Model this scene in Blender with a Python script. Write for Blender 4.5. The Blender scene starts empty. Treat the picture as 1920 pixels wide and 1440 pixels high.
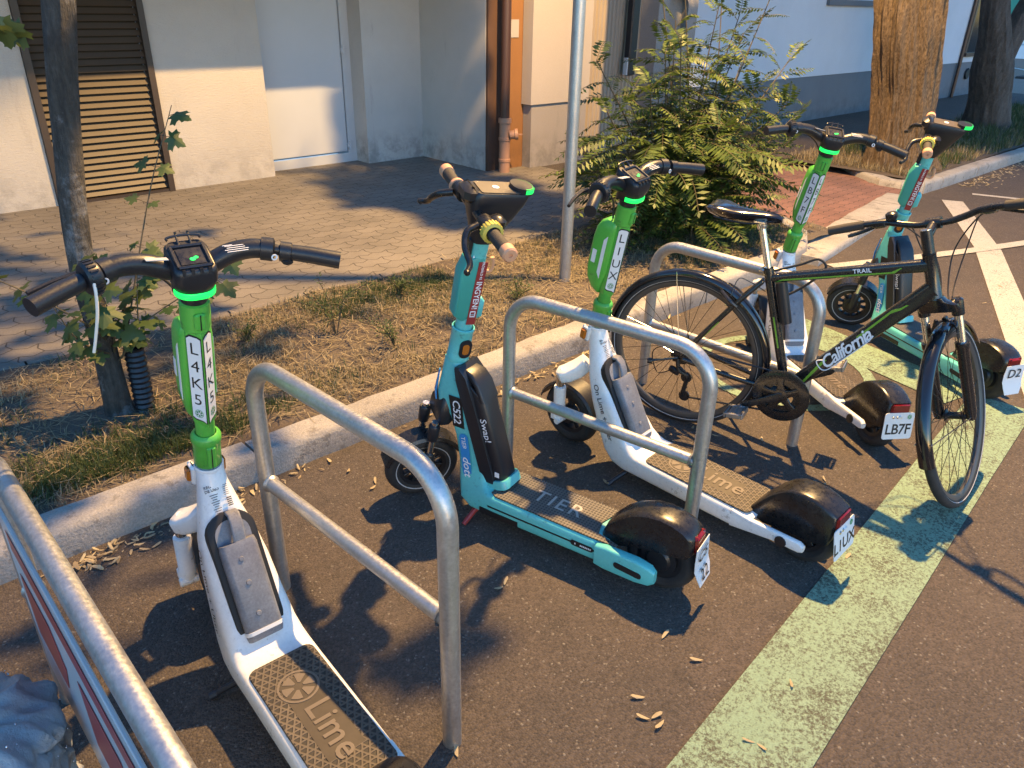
import bpy, math, random
from mathutils import Vector as V, Matrix, noise as mnoise
from math import sin, cos, pi, radians as rad
random.seed(7)
S = bpy.context.scene
COL = S.collection

# ------------------------------------------------------------------ camera, sky, exposure
cam = bpy.data.cameras.new("camera")
camo = bpy.data.objects.new("camera", cam); COL.objects.link(camo)
cam.sensor_width = 36.0; cam.lens = 36 * 1421.8 / 1920; cam.clip_start = .03; cam.clip_end = 400
hd, pt, rl = rad(46.23), rad(26.79), rad(1.319)
fw = V((cos(hd)*cos(pt), sin(hd)*cos(pt), -sin(pt)))
rt = V((sin(hd), -cos(hd), 0)); up = rt.cross(fw)
rt2 = rt*cos(rl) + up*sin(rl); up2 = -rt*sin(rl) + up*cos(rl)
mw = Matrix((rt2, up2, -fw)).transposed().to_4x4(); mw.translation = V((0, 0, 1.68))
camo.matrix_world = mw
S.camera = camo

W = bpy.data.worlds.new("World"); S.world = W; W.use_nodes = True
wn = W.node_tree; bg = wn.nodes['Background']
sky = wn.nodes.new('ShaderNodeTexSky'); sky.sky_type = 'NISHITA'; sky.sun_disc = False
sky.sun_elevation = rad(3.8); sky.sun_rotation = rad(200); sky.air_density = 1.0; sky.dust_density = .3; sky.ozone_density = 4.0
wn.links.new(sky.outputs[0], bg.inputs[0]); bg.inputs[1].default_value = SKY_STRENGTH = .135

LAMP_POS = V((4.3, 2.3, 5.6)); LAMP_POWER = 660; LAMP_COL = (1.0, .605, .225)
S.view_settings.view_transform = 'Standard'; S.view_settings.look = 'None'
S.view_settings.exposure = 3.0; S.view_settings.gamma = 1

# ------------------------------------------------------------------ helpers
def setp(o, label=None, cat=None, group=None, kind=None):
    if label: o['label'] = label
    if cat: o['category'] = cat
    if group: o['group'] = group
    if kind: o['kind'] = kind
    return o

def empty(name, label, cat, loc=(0, 0, 0), group=None, mat=None):
    o = bpy.data.objects.new(name, None); COL.objects.link(o); o.empty_display_size = .1
    o.location = loc
    if mat is not None: o.matrix_world = mat
    return setp(o, label, cat, group)

class MB:
    def __init__(s): s.v = []; s.f = []; s.m = []
    def add(s, vs, fs, mi=0):
        b = len(s.v); s.v += [V(p) for p in vs]
        for f in fs: s.f.append([i + b for i in f]); s.m.append(mi)
        return s
    def loft(s, rings, cap=True, mi=0, closed=True):
        n = len(rings[0]); vs = [p for r in rings for p in r]; fs = []
        for i in range(len(rings) - 1):
            for j in range(n if closed else n - 1):
                k = (j + 1) % n
                fs.append((i*n + j, i*n + k, (i+1)*n + k, (i+1)*n + j))
        if cap and closed:
            fs.append(tuple(range(n - 1, -1, -1))); fs.append(tuple(range((len(rings)-1)*n, len(rings)*n)))
        return s.add(vs, fs, mi)
    def tube(s, pts, r, n=10, cap=True, mi=0):
        pts = [V(p) for p in pts]; N = len(pts)
        rs = r if isinstance(r, (list, tuple)) else [r]*N
        rings = []; u = None
        for i in range(N):
            t = (pts[min(i+1, N-1)] - pts[max(i-1, 0)]).normalized()
            if u is None:
                u = t.cross(V((0, 0, 1)) if abs(t.z) < .9 else V((1, 0, 0))).normalized()
            else:
                u = (u - t*u.dot(t)).normalized()
            w = t.cross(u)
            rings.append([pts[i] + (u*cos(a) + w*sin(a))*rs[i] for a in [2*pi*k/n for k in range(n)]])
        return s.loft(rings, cap, mi)
    def box(s, c, d, R=None, bev=0, mi=0):
        c = V(c); h = V(d)/2
        if bev:
            rr = []
            for z, q in ((-h.z, bev), (-h.z + bev, 0), (h.z - bev, 0), (h.z, bev)):
                x, y = h.x - q, h.y - q
                rr.append([V(p) for p in ((-x, -y+bev, z), (-x+bev, -y, z), (x-bev, -y, z), (x, -y+bev, z), (x, y-bev, z), (x-bev, y, z), (-x+bev, y, z), (-x, y-bev, z))])
            rr = [[(c + (R @ p if R else p)) for p in r] for r in rr]
            return s.loft(rr, True, mi)
        vs = [V((x, y, z)) for x in (-h.x, h.x) for y in (-h.y, h.y) for z in (-h.z, h.z)]
        vs = [c + (R @ p if R else p) for p in vs]
        return s.add(vs, [(0,1,3,2), (4,6,7,5), (0,4,5,1), (2,3,7,6), (0,2,6,4), (1,5,7,3)], mi)
    def lathe(s, prof, c, axis, n=24, mi=0, cap=False):
        c = V(c); a = V(axis).normalized(); u = a.cross(V((0,0,1)) if abs(a.z) < .9 else V((1,0,0))).normalized(); w = a.cross(u)
        rings = [[c + a*z + (u*cos(2*pi*k/n) + w*sin(2*pi*k/n))*r for k in range(n)] for r, z in prof]
        return s.loft(rings, cap, mi)
    def prism(s, poly, o, ux, uy, un, depth, mi=0):
        o = V(o); ux = V(ux); uy = V(uy); un = V(un)
        a = [o + ux*p[0] + uy*p[1] for p in poly]; b = [p + un*depth for p in a]
        n = len(poly)
        return s.loft([a, b], True, mi)
    def build(s, name, mats, parent=None, ang=35, flip=False):
        me = bpy.data.meshes.new(name)
        me.from_pydata([tuple(p) for p in s.v], [], s.f)
        if not isinstance(mats, (list, tuple)): mats = [mats]
        for m in mats: me.materials.append(m)
        if len(mats) > 1: me.polygons.foreach_set('material_index', s.m)
        me.validate()
        import bmesh
        bm = bmesh.new(); bm.from_mesh(me); bmesh.ops.recalc_face_normals(bm, faces=bm.faces); bm.to_mesh(me); bm.free()
        if ang:
            me.polygons.foreach_set('use_smooth', [True]*len(me.polygons)); me.set_sharp_from_angle(angle=rad(ang))
        return link(name, me, parent)

def link(name, me, parent=None, mat=None):
    o = bpy.data.objects.new(name, me); COL.objects.link(o)
    if parent: o.parent = parent
    if mat is not None: o.matrix_basis = mat
    return o

def rrect(c, ux, uy, hw, hh, r, k=3):
    c = V(c); ux = V(ux); uy = V(uy); r = min(r, hw*.99, hh*.99); out = []
    for sx, sy, a0 in ((1, 1, 0), (-1, 1, 90), (-1, -1, 180), (1, -1, 270)):
        for i in range(k + 1):
            a = rad(a0 + 90*i/k)
            out.append(c + ux*(sx*(hw - r) + r*cos(a)) + uy*(sy*(hh - r) + r*sin(a)))
    return out

def catmull(pts, k=6):
    P = [V(p) for p in pts]; P = [P[0]*2 - P[1]] + P + [P[-1]*2 - P[-2]]; out = []
    for i in range(1, len(P) - 2):
        for j in range(k):
            t = j/k; a, b, c, d = P[i-1], P[i], P[i+1], P[i+2]
            out.append(.5*((2*b) + (c - a)*t + (2*a - 5*b + 4*c - d)*t*t + (3*b - a - 3*c + d)*t**3))
    out.append(P[-2]); return out

TX = {}
def text_mesh(s, size=1, bold=0.0, shear=0.0, align='CENTER', space=1.0):
    key = (s, size, bold, shear, align, space)
    if key in TX: return TX[key]
    cu = bpy.data.curves.new('lettering', 'FONT'); cu.body = s; cu.size = size; cu.align_x = align; cu.align_y = 'CENTER'
    cu.offset = bold*size; cu.shear = shear; cu.space_character = space; cu.resolution_u = 3
    ob = bpy.data.objects.new('lettering', cu); COL.objects.link(ob)
    bpy.context.view_layer.update()
    me = bpy.data.meshes.new_from_object(ob.evaluated_get(bpy.context.evaluated_depsgraph_get()))
    vs = [v.co.copy() for v in me.vertices]; fs = [tuple(p.vertices) for p in me.polygons]
    bpy.data.objects.remove(ob); bpy.data.curves.remove(cu); bpy.data.meshes.remove(me)
    TX[key] = (vs, fs); return TX[key]

def put_text(mb, s, o, d, n, size, fmap=None, mi=0, **kw):
    """lettering on a face: d reading direction, n outward normal"""
    vs, fs = text_mesh(s, size, **kw)
    if fmap: pts = [fmap(p.x, p.y) for p in vs]
    else:
        d = V(d).normalized(); n = V(n).normalized(); u = n.cross(d); o = V(o)
        pts = [o + d*p.x + u*p.y for p in vs]
    mb.add(pts, fs, mi); return mb

# ------------------------------------------------------------------ materials
def nd(t, ty, **kw):
    n = t.nodes.new(ty)
    for k, v in kw.items(): setattr(n, k, v)
    return n
def mat(name, col, rough=.5, metal=0.0, var=None, bump=None, coat=0, grain=None, emit=None, spec=None, trans=0, scr=None, alpha=None):
    """var=(scale, amount, colour2) large blotches; grain=(scale, amount) fine value noise; scr=(scale, amount, colour) worn patches; bump=(scale, strength)"""
    m = bpy.data.materials.new(name); m.use_nodes = True; t = m.node_tree; b = t.nodes['Principled BSDF']; L = t.links.new
    b.inputs['Base Color'].default_value = (*col, 1); b.inputs['Roughness'].default_value = rough; b.inputs['Metallic'].default_value = metal
    if coat: b.inputs['Coat Weight'].default_value = coat; b.inputs['Coat Roughness'].default_value = .12
    if spec is not None: b.inputs['Specular IOR Level'].default_value = spec
    if trans: b.inputs['Transmission Weight'].default_value = trans
    if alpha is not None: b.inputs['Alpha'].default_value = alpha
    tc = nd(t, 'ShaderNodeTexCoord'); last = None
    def mix(fac, c2, mode='MIX', f=None):
        nonlocal last
        mx = nd(t, 'ShaderNodeMixRGB', blend_type=mode)
        if last is None: mx.inputs[1].default_value = (*col, 1)
        else: L(last, mx.inputs[1])
        if isinstance(c2, tuple): mx.inputs[2].default_value = (*c2, 1)
        else: L(c2, mx.inputs[2])
        if isinstance(fac, (int, float)): mx.inputs[0].default_value = fac
        else: L(fac, mx.inputs[0])
        last = mx.outputs[0]
    def noise(sc, det=4, ro=.6):
        n = nd(t, 'ShaderNodeTexNoise'); n.inputs['Scale'].default_value = sc; n.inputs['Detail'].default_value = det; n.inputs['Roughness'].default_value = ro
        L(tc.outputs['Object'], n.inputs['Vector']); return n
    def ramp(src, a, c, va=0, vb=1):
        r = nd(t, 'ShaderNodeMapRange'); r.inputs[1].default_value = a; r.inputs[2].default_value = c; r.inputs[3].default_value = va; r.inputs[4].default_value = vb
        L(src, r.inputs[0]); return r.outputs[0]
    if var:
        n = noise(var[0]); mix(ramp(n.outputs[0], .35, .68, 0, var[1]), var[2])
    if scr:
        n = noise(scr[0], 8, .75); mix(ramp(n.outputs[0], scr[3] if len(scr) > 3 else .62, (scr[3] if len(scr) > 3 else .62) + .05, 0, scr[1]), scr[2])
    if grain:
        n = noise(grain[0], 2, .7); mix(1.0, ramp(n.outputs[0], .25, .75, 1 - grain[1], 1 + grain[1]), 'MULTIPLY')
        r = ramp(n.outputs[0], .3, .7, rough - .08, min(1, rough + .08)); L(r, b.inputs['Roughness'])
    if last: L(last, b.inputs['Base Color'])
    if bump:
        n = noise(bump[0], 5, .65); bu = nd(t, 'ShaderNodeBump'); bu.inputs['Strength'].default_value = bump[1]; bu.inputs['Distance'].default_value = .01
        L(n.outputs[0], bu.inputs['Height']); L(bu.outputs[0], b.inputs['Normal'])
    if emit:
        b.inputs['Emission Color'].default_value = (*emit[0], 1); b.inputs['Emission Strength'].default_value = emit[1]
    return m

def leafmat(name, c1, c2, tr=.35, rough=.5):
    m = bpy.data.materials.new(name); m.use_nodes = True; t = m.node_tree; L = t.links.new
    b = t.nodes['Principled BSDF']; out = t.nodes['Material Output']
    g = nd(t, 'ShaderNodeNewGeometry'); mx = nd(t, 'ShaderNodeMixRGB'); mx.inputs[1].default_value = (*c1, 1); mx.inputs[2].default_value = (*c2, 1)
    L(g.outputs['Random Per Island'], mx.inputs[0]); L(mx.outputs[0], b.inputs['Base Color']); b.inputs['Roughness'].default_value = rough
    tl = nd(t, 'ShaderNodeBsdfTranslucent'); L(mx.outputs[0], tl.inputs[0]); ms = nd(t, 'ShaderNodeMixShader'); ms.inputs[0].default_value = tr
    L(b.outputs[0], ms.inputs[1]); L(tl.outputs[0], ms.inputs[2]); L(ms.outputs[0], out.inputs[0])
    return m

M = {}
M['white'] = mat('white_paint', (.80, .80, .79), .34, 0, var=(7, .3, (.66, .65, .62)), scr=(24, .6, (.30, .29, .27), .60), coat=.25, grain=(90, .06))
M['green'] = mat('green_paint', (.085, .40, .05), .36, 0, var=(9, .3, (.07, .33, .04)), scr=(36, .5, (.03, .13, .03), .60), coat=.2, grain=(90, .06))
M['black'] = mat('black_plastic', (.012, .013, .017), .38, grain=(300, .25), bump=(400, .05))
M['blacksat'] = mat('black_satin', (.010, .010, .012), .30, var=(9, .6, (.024, .022, .020)), scr=(22, .35, (.05, .047, .043), .58), grain=(60, .3))
M['rubber'] = mat('tyre_rubber', (.018, .018, .019), .72, var=(20, .6, (.045, .042, .038)), bump=(180, .2))
M['rim'] = mat('dark_rim', (.015, .015, .017), .4)
M['bat'] = mat('scuffed_grey_plastic', (.22, .23, .25), .5, var=(11, .8, (.13, .13, .15)), scr=(18, .7, (.07, .07, .09)), grain=(160, .2))
M['dark'] = mat('dark_recess', (.008, .008, .009), .6)
M['ring'] = mat('green_light', (.02, .5, .1), .3, emit=((.01, 1.0, .10), .19))
M['amber'] = mat('amber_reflector', (.42, .13, .015), .18)
M['red'] = mat('red_lens', (.16, .008, .008), .18)
M['plate'] = mat('plate_white', (.70, .70, .70), .4, scr=(30, .35, (.35, .33, .3)))
M['ink'] = mat('black_ink', (.008, .008, .009), .5)
M['logo'] = mat('green_ink', (.06, .30, .10), .5)
M['wink'] = mat('white_ink', (.75, .76, .78), .5)
M['teal'] = mat('teal_paint', (.11, .50, .485), .38, 0, var=(8, .3, (.09, .40, .39)), scr=(30, .5, (.05, .12, .13), .59), coat=.2, grain=(90, .06))
M['teal2'] = mat('dark_teal_plastic', (.045, .33, .28), .45, var=(8, .4, (.04, .25, .22)))
M['sticker'] = mat('red_sticker', (.26, .03, .028), .45)
M['blue'] = mat('blue_sticker', (.02, .22, .52), .4)
M['yellow'] = mat('yellow_plastic', (.62, .48, .08), .5)
M['peach'] = mat('orange_plastic', (.62, .31, .17), .5, scr=(60, .4, (.4, .25, .17)))
M['steel'] = mat('galvanised_steel', (.52, .52, .51), .42, .85, var=(16, .6, (.40, .40, .40)), grain=(120, .14), bump=(60, .06), scr=(22, .22, (.30, .28, .26)))
M['chrome'] = mat('bright_metal', (.72, .72, .72), .2, 1.0)
M['bikeblk'] = mat('gloss_black', (.010, .010, .011), .28, coat=.5, grain=(200, .2))
M['lime'] = mat('lime_decal', (.16, .33, .03), .4)
M['mudg'] = mat('mudguard_black', (.008, .008, .010), .14, coat=.6)
M['spoke'] = mat('spoke', (.02, .02, .02), .35, .6)
M['tie'] = mat('cable_tie', (.75, .72, .66), .5)
M['sole'] = mat('grey_label', (.45, .45, .45), .6)

# ------------------------------------------------------------------ special surface materials
def nodemat(name, rough=.8):
    m = bpy.data.materials.new(name); m.use_nodes = True; t = m.node_tree; b = t.nodes['Principled BSDF']; b.inputs['Roughness'].default_value = rough
    return m, t, b
def mth(t, op, a, b=None, c=None):
    n = nd(t, 'ShaderNodeMath', operation=op)
    for i, x in enumerate((a, b, c)):
        if x is None: continue
        if isinstance(x, (int, float)): n.inputs[i].default_value = x
        else: t.links.new(x, n.inputs[i])
    return n.outputs[0]
def nz(t, vec, sc, det=4, ro=.6):
    n = nd(t, 'ShaderNodeTexNoise'); n.inputs['Scale'].default_value = sc; n.inputs['Detail'].default_value = det; n.inputs['Roughness'].default_value = ro
    t.links.new(vec, n.inputs['Vector']); return n.outputs[0]
def rmp(t, src, a, b, c=0., d=1.):
    r = nd(t, 'ShaderNodeMapRange'); 
    for i, x in enumerate((a, b, c, d)): r.inputs[i+1].default_value = x
    t.links.new(src, r.inputs[0]); return r.outputs[0]
def mx(t, f, a, b, mode='MIX'):
    n = nd(t, 'ShaderNodeMixRGB', blend_type=mode)
    for i, x in enumerate((f, a, b)):
        if isinstance(x, (int, float)): n.inputs[i].default_value = x if i == 0 else (x, x, x, 1)
        elif isinstance(x, tuple): n.inputs[i].default_value = (*x, 1)
        else: t.links.new(x, n.inputs[i])
    return n.outputs[0]
def bmp(t, b, h, st, dist=.01):
    u = nd(t, 'ShaderNodeBump'); u.inputs['Strength'].default_value = st; u.inputs['Distance'].default_value = dist
    t.links.new(h, u.inputs['Height']); t.links.new(u.outputs[0], b.inputs['Normal'])

def asphalt():
    m, t, b = nodemat('asphalt', .85); L = t.links.new
    o = nd(t, 'ShaderNodeTexCoord').outputs['Object']
    big = nz(t, o, .9, 5); mid = nz(t, o, 9, 4)
    vo = nd(t, 'ShaderNodeTexVoronoi'); vo.inputs['Scale'].default_value = 170; L(o, vo.inputs['Vector'])
    sep = nd(t, 'ShaderNodeSeparateColor'); L(vo.outputs['Color'], sep.inputs[0])
    c = mx(t, rmp(t, big, .35, .7), (.074, .058, .047), (.056, .046, .039))
    c = mx(t, rmp(t, mid, .45, .75, 0, .5), c, (.046, .039, .034))
    c = mx(t, 1.0, c, rmp(t, sep.outputs[0], 0, 1, .62, 1.36), 'MULTIPLY')
    c = mx(t, rmp(t, sep.outputs[1], .972, .99), c, (.15, .135, .115))
    ox = nd(t, 'ShaderNodeTexNoise'); ox.inputs['Scale'].default_value = 2.2; ox.inputs['Detail'].default_value = 8; L(o, ox.inputs['Vector'])
    c = mx(t, rmp(t, ox.outputs[0], .60, .72, 0, .35), c, (.10, .087, .074))
    ds = nd(t, 'ShaderNodeTexNoise'); ds.inputs['Scale'].default_value = 3.0; ds.inputs['Detail'].default_value = 6; L(o, ds.inputs['Vector'])
    ve = nd(t, 'ShaderNodeTexVoronoi', feature='DISTANCE_TO_EDGE'); ve.inputs['Scale'].default_value = .55; L(mx(t, .22, o, ds.outputs['Color'], 'ADD'), ve.inputs['Vector'])
    crack = mth(t, 'MULTIPLY', rmp(t, ve.outputs['Distance'], .0012, .0035, 1, 0), rmp(t, big, .50, .58))
    c = mx(t, mth(t, 'MULTIPLY', crack, .75), c, (.018, .015, .013))
    c = mx(t, rmp(t, nz(t, o, 1.7, 6, .7), .60, .68, 0, .35), c, (.038, .033, .030))
    L(c, b.inputs['Base Color'])
    h = mth(t, 'ADD', mth(t, 'MULTIPLY', vo.outputs['Distance'], -1.0), mth(t, 'MULTIPLY', nz(t, o, 60, 3), .8))
    bmp(t, b, h, .55, .006); return m
M['asphalt'] = asphalt()

def roadpaint(name, c1, c2, thr=.50):
    m, t, b = nodemat(name, .75); L = t.links.new
    o = nd(t, 'ShaderNodeTexCoord').outputs['Object']
    n1 = nz(t, o, 105, 5, .75); n2 = nz(t, o, 6, 4); n3 = nz(t, o, 190, 2)
    w = mth(t, 'ADD', mth(t, 'MULTIPLY', n1, .72), mth(t, 'MULTIPLY', n2, .28))
    c = mx(t, rmp(t, n2, .3, .7), c1, c2)
    c = mx(t, rmp(t, w, thr, thr + .13), (.06, .063, .042), c)
    c = mx(t, 1.0, c, rmp(t, n3, .2, .8, .8, 1.18), 'MULTIPLY')
    L(c, b.inputs['Base Color']); bmp(t, b, mth(t, 'ADD', n1, n3), .5, .006); return m
M['gpaint'] = roadpaint('green_road_paint', (.225, .335, .232), (.185, .285, .195), .41)
M['wpaint'] = roadpaint('white_road_paint', (.47, .445, .41), (.39, .37, .33), .36)

def pavers(name, c1, c2, mort, wave=.016, bw=.2, bh=.1, rotz=0.0, scl=1.0):
    m, t, b = nodemat(name, .85); L = t.links.new
    o = nd(t, 'ShaderNodeTexCoord').outputs['Object']
    mp = nd(t, 'ShaderNodeMapping'); mp.inputs['Rotation'].default_value = (0, 0, rotz); L(o, mp.inputs[0])
    sx = nd(t, 'ShaderNodeSeparateXYZ'); L(mp.outputs[0], sx.inputs[0])
    wy = mth(t, 'MULTIPLY', mth(t, 'PINGPONG', mth(t, 'MULTIPLY', sx.outputs[0], 1.0), bw/4), wave/(bw/4))
    wx = mth(t, 'MULTIPLY', mth(t, 'PINGPONG', sx.outputs[1], bh/2), wave*.6/(bh/2))
    cb = nd(t, 'ShaderNodeCombineXYZ'); L(mth(t, 'ADD', sx.outputs[0], wx), cb.inputs[0]); L(mth(t, 'ADD', sx.outputs[1], wy), cb.inputs[1])
    br = nd(t, 'ShaderNodeTexBrick'); L(cb.outputs[0], br.inputs['Vector'])
    br.inputs['Scale'].default_value = 1.0; br.inputs['Mortar Size'].default_value = .0042; br.inputs['Mortar Smooth'].default_value = .35
    br.inputs['Brick Width'].default_value = bw; br.inputs['Row Height'].default_value = bh; br.inputs['Bias'].default_value = -.2
    br.inputs['Color1'].default_value = (*c1, 1); br.inputs['Color2'].default_value = (*c2, 1); br.inputs['Mortar'].default_value = (*mort, 1)
    c = mx(t, 1.0, br.outputs['Color'], rmp(t, nz(t, o, 2.3, 5), .3, .7, .76, 1.2), 'MULTIPLY')
    c = mx(t, 1.0, c, rmp(t, nz(t, o, 120, 3), .25, .75, .8, 1.2), 'MULTIPLY')
    c = mx(t, rmp(t, nz(t, o, 5, 7, .75), .63, .7, 0, .4), c, (.29, .265, .225))
    L(c, b.inputs['Base Color'])
    bmp(t, b, mth(t, 'SUBTRACT', mth(t, 'MULTIPLY', nz(t, o, 90, 3), .25), br.outputs['Fac']), .6, .006); return m
M['pave'] = pavers('paving_blocks', (.175, .158, .135), (.15, .137, .118), (.062, .053, .044), wave=.03, bw=.225, bh=.115)
M['redpave'] = pavers('red_paving_blocks', (.20, .105, .082), (.16, .088, .072), (.07, .05, .04), wave=.02)

def stucco(name, c1, c2, bscale=70, bst=.55, stain=(.24, .23, .21), st=.5, lines=False):
    m, t, b = nodemat(name, .9); L = t.links.new
    o = nd(t, 'ShaderNodeTexCoord').outputs['Object']
    c = mx(t, rmp(t, nz(t, o, 1.6, 5), .3, .7), c1, c2)
    mp = nd(t, 'ShaderNodeMapping'); mp.inputs['Scale'].default_value = (5, 5, .9); L(o, mp.inputs[0])
    c = mx(t, rmp(t, nz(t, mp.outputs[0], 1.0, 8, .72), .60, .74, 0, st), c, stain)
    sx = nd(t, 'ShaderNodeSeparateXYZ'); L(o, sx.inputs[0])
    low = mth(t, 'MULTIPLY', rmp(t, sx.outputs[2], .12, .36, 1, 0), rmp(t, nz(t, o, 7, 6, .7), .42, .62, 0, .6))
    c = mx(t, low, c, stain)
    c = mx(t, 1.0, c, rmp(t, nz(t, o, 220, 2), .2, .8, .9, 1.1), 'MULTIPLY')
    L(c, b.inputs['Base Color'])
    mp2 = nd(t, 'ShaderNodeMapping'); mp2.inputs['Scale'].default_value = (.35, .35, 1.0) if lines else (1, 1, 1); L(o, mp2.inputs[0])
    bmp(t, b, nz(t, mp2.outputs[0], bscale, 5, .7), bst, .008); return m
M['stucco'] = stucco('rough_cream_render', (0.408, 0.384, 0.347), (0.360, 0.340, 0.309), 75, .7, lines=True)
M['stucco2'] = stucco('smooth_white_render', (0.418, 0.410, 0.396), (0.360, 0.356, 0.346), 130, .25, (0.144, 0.144, 0.137), .55)
M['pinkwall'] = stucco('pale_pink_render', (.36, .325, .30), (.335, .305, .28), 150, .25, (.26, .235, .21), .3)
M['ochre'] = stucco('ochre_render', (0.223, 0.105, 0.037), (0.198, 0.093, 0.034), 120, .3, (0.124, 0.062, 0.025), .3)
M['brown'] = stucco('brown_render', (0.081, 0.041, 0.025), (0.070, 0.035, 0.022), 120, .3, (0.042, 0.025, 0.017), .3)
M['plinth'] = stucco('grey_plinth', (0.272, 0.248, 0.232), (0.240, 0.220, 0.208), 90, .5, (0.128, 0.120, 0.112), .4)
M['bluewall'] = stucco('white_render_wall', (.50, .545, .61), (.455, .50, .565), 140, .25, (.36, .40, .45), .25)
M['blueplinth'] = stucco('slate_plinth', (0.128, 0.149, 0.174), (0.111, 0.128, 0.153), 120, .3, (0.076, 0.085, 0.093), .25)
M['concrete'] = mat('kerb_concrete', (.33, .312, .285), .88, var=(4, .8, (.22, .205, .185)), scr=(10, .6, (.12, .11, .098), .56), grain=(140, .25), bump=(70, .5))
M['polecon'] = mat('pole_concrete', (.19, .187, .18), .9, var=(3, .7, (.20, .195, .19)), scr=(9, .5, (.13, .13, .125)), grain=(120, .2), bump=(60, .5))
M['edging'] = mat('edging_concrete', (.16, .145, .125), .9, var=(4, .7, (.17, .145, .12)), grain=(140, .25), bump=(70, .5))
M['soil'] = mat('dry_soil', (.105, .085, .065), .95, var=(3, .8, (.07, .052, .037)), grain=(90, .4), bump=(45, 1.0), scr=(14, .4, (.17, .14, .10)))
M['upvc'] = mat('white_upvc', (.41, .43, .46), .35, var=(3, .3, (.36, .38, .41)))
M['louvre'] = mat('louvre_brown', (.058, .041, .027), .45, var=(6, .4, (.042, .030, .02)))
M['louvreframe'] = mat('louvre_frame', (.035, .024, .017), .5)
M['pipe'] = mat('brown_pipe', (.05, .025, .02), .35)
M['clay'] = mat('terracotta_plastic', (.34, .19, .12), .5, var=(6, .4, (.27, .15, .1)))
M['gate'] = mat('corrugated_beige', (.30, .25, .195), .5, var=(4, .4, (.25, .205, .16)))
M['glassdk'] = mat('dark_glass', (.012, .012, .014), .12)
M['zinc'] = mat('dull_panel', (.33, .31, .30), .5)
M['banner'] = mat('green_sheet', (.02, .30, .17), .6)
M['paleb'] = mat('pale_render', (.82, .84, .86), .9)
M['tape'] = mat('red_stripe', (.34, .05, .05), .35, var=(4, .4, (.26, .04, .04)))
M['tapeg'] = mat('grey_stripe', (.47, .52, .55), .3, var=(5, .4, (.36, .40, .43)))

def bark(name, c1, c2, sc=9, st=1.0, lich=None, stretch=.14):
    m, t, b = nodemat(name, .9); L = t.links.new
    o = nd(t, 'ShaderNodeTexCoord').outputs['Object']
    mp = nd(t, 'ShaderNodeMapping'); mp.inputs['Scale'].default_value = (sc, sc, sc*stretch); L(o, mp.inputs[0])
    n = nz(t, mp.outputs[0], 2.4, 7, .72); n2 = nz(t, o, 40, 4)
    c = mx(t, rmp(t, n, .36, .64), c1, c2); c = mx(t, 1.0, c, rmp(t, n2, .2, .8, .7, 1.3), 'MULTIPLY')
    if lich: c = mx(t, rmp(t, nz(t, o, 5, 6, .7), .52, .62, 0, .8), c, lich)
    L(c, b.inputs['Base Color']); bmp(t, b, mth(t, 'ADD', n, mth(t, 'MULTIPLY', n2, .25)), st, .03); return m
M['bark'] = bark('ridged_bark', (.070, .047, .028), (.25, .178, .108), 26, 1.0, None, .26)
M['bark2'] = bark('dark_bark', (.05, .042, .037), (.10, .086, .075))
M['bark3'] = bark('grey_peeling_bark', (.030, .027, .023), (.085, .076, .064), 12, 1.0, (.22, .22, .22), .2)
M['robinia'] = leafmat('robinia_leaf', (.017, .044, .009), (.108, .152, .030), .28)
M['maple'] = leafmat('maple_leaf', (.042, .082, .02), (.105, .13, .034), .35)
M['stem'] = mat('plant_stem', (.075, .058, .03), .7)
M['dry'] = leafmat('dry_grass', (.35, .285, .17), (.14, .115, .068), .15, .7)
M['grass'] = leafmat('green_grass', (.030, .062, .016), (.075, .10, .028), .3, .6)
M['deadleaf'] = leafmat('dead_leaf', (.54, .45, .27), (.27, .21, .13), .2, .6)

def limemat():
    m, t, b = nodemat('deck_grip_mat', .6); L = t.links.new
    o = nd(t, 'ShaderNodeTexCoord').outputs['Object']; sx = nd(t, 'ShaderNodeSeparateXYZ'); L(o, sx.inputs[0])
    x, y = sx.outputs[0], sx.outputs[1]; P = .0175; lines = None
    for a in (0, 60, 120):
        d = mth(t, 'ADD', mth(t, 'MULTIPLY', x, cos(rad(a))/P), mth(t, 'MULTIPLY', y, sin(rad(a))/P))
        f = mth(t, 'ABSOLUTE', mth(t, 'SUBTRACT', mth(t, 'FRACT', mth(t, 'ADD', d, 50.25)), .5))
        g = rmp(t, f, .11, .19, 1, 0)
        lines = g if lines is None else mth(t, 'MAXIMUM', lines, g)
    ax = mth(t, 'ABSOLUTE', mth(t, 'SUBTRACT', x, .385)); ay = mth(t, 'ABSOLUTE', y)
    inner = mth(t, 'MULTIPLY', rmp(t, ax, .135, .137, 1, 0), rmp(t, ay, .046, .048, 1, 0))
    pat = mth(t, 'MAXIMUM', lines, inner)
    c = mx(t, pat, (.026, .022, .018), (.105, .085, .063)); c = mx(t, inner, c, (.052, .041, .029))
    c = mx(t, 1.0, c, rmp(t, nz(t, o, 12, 5), .3, .7, .75, 1.25), 'MULTIPLY')
    L(c, b.inputs['Base Color']); bmp(t, b, pat, .8, .004); return m
M['limemat'] = limemat()
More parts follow.
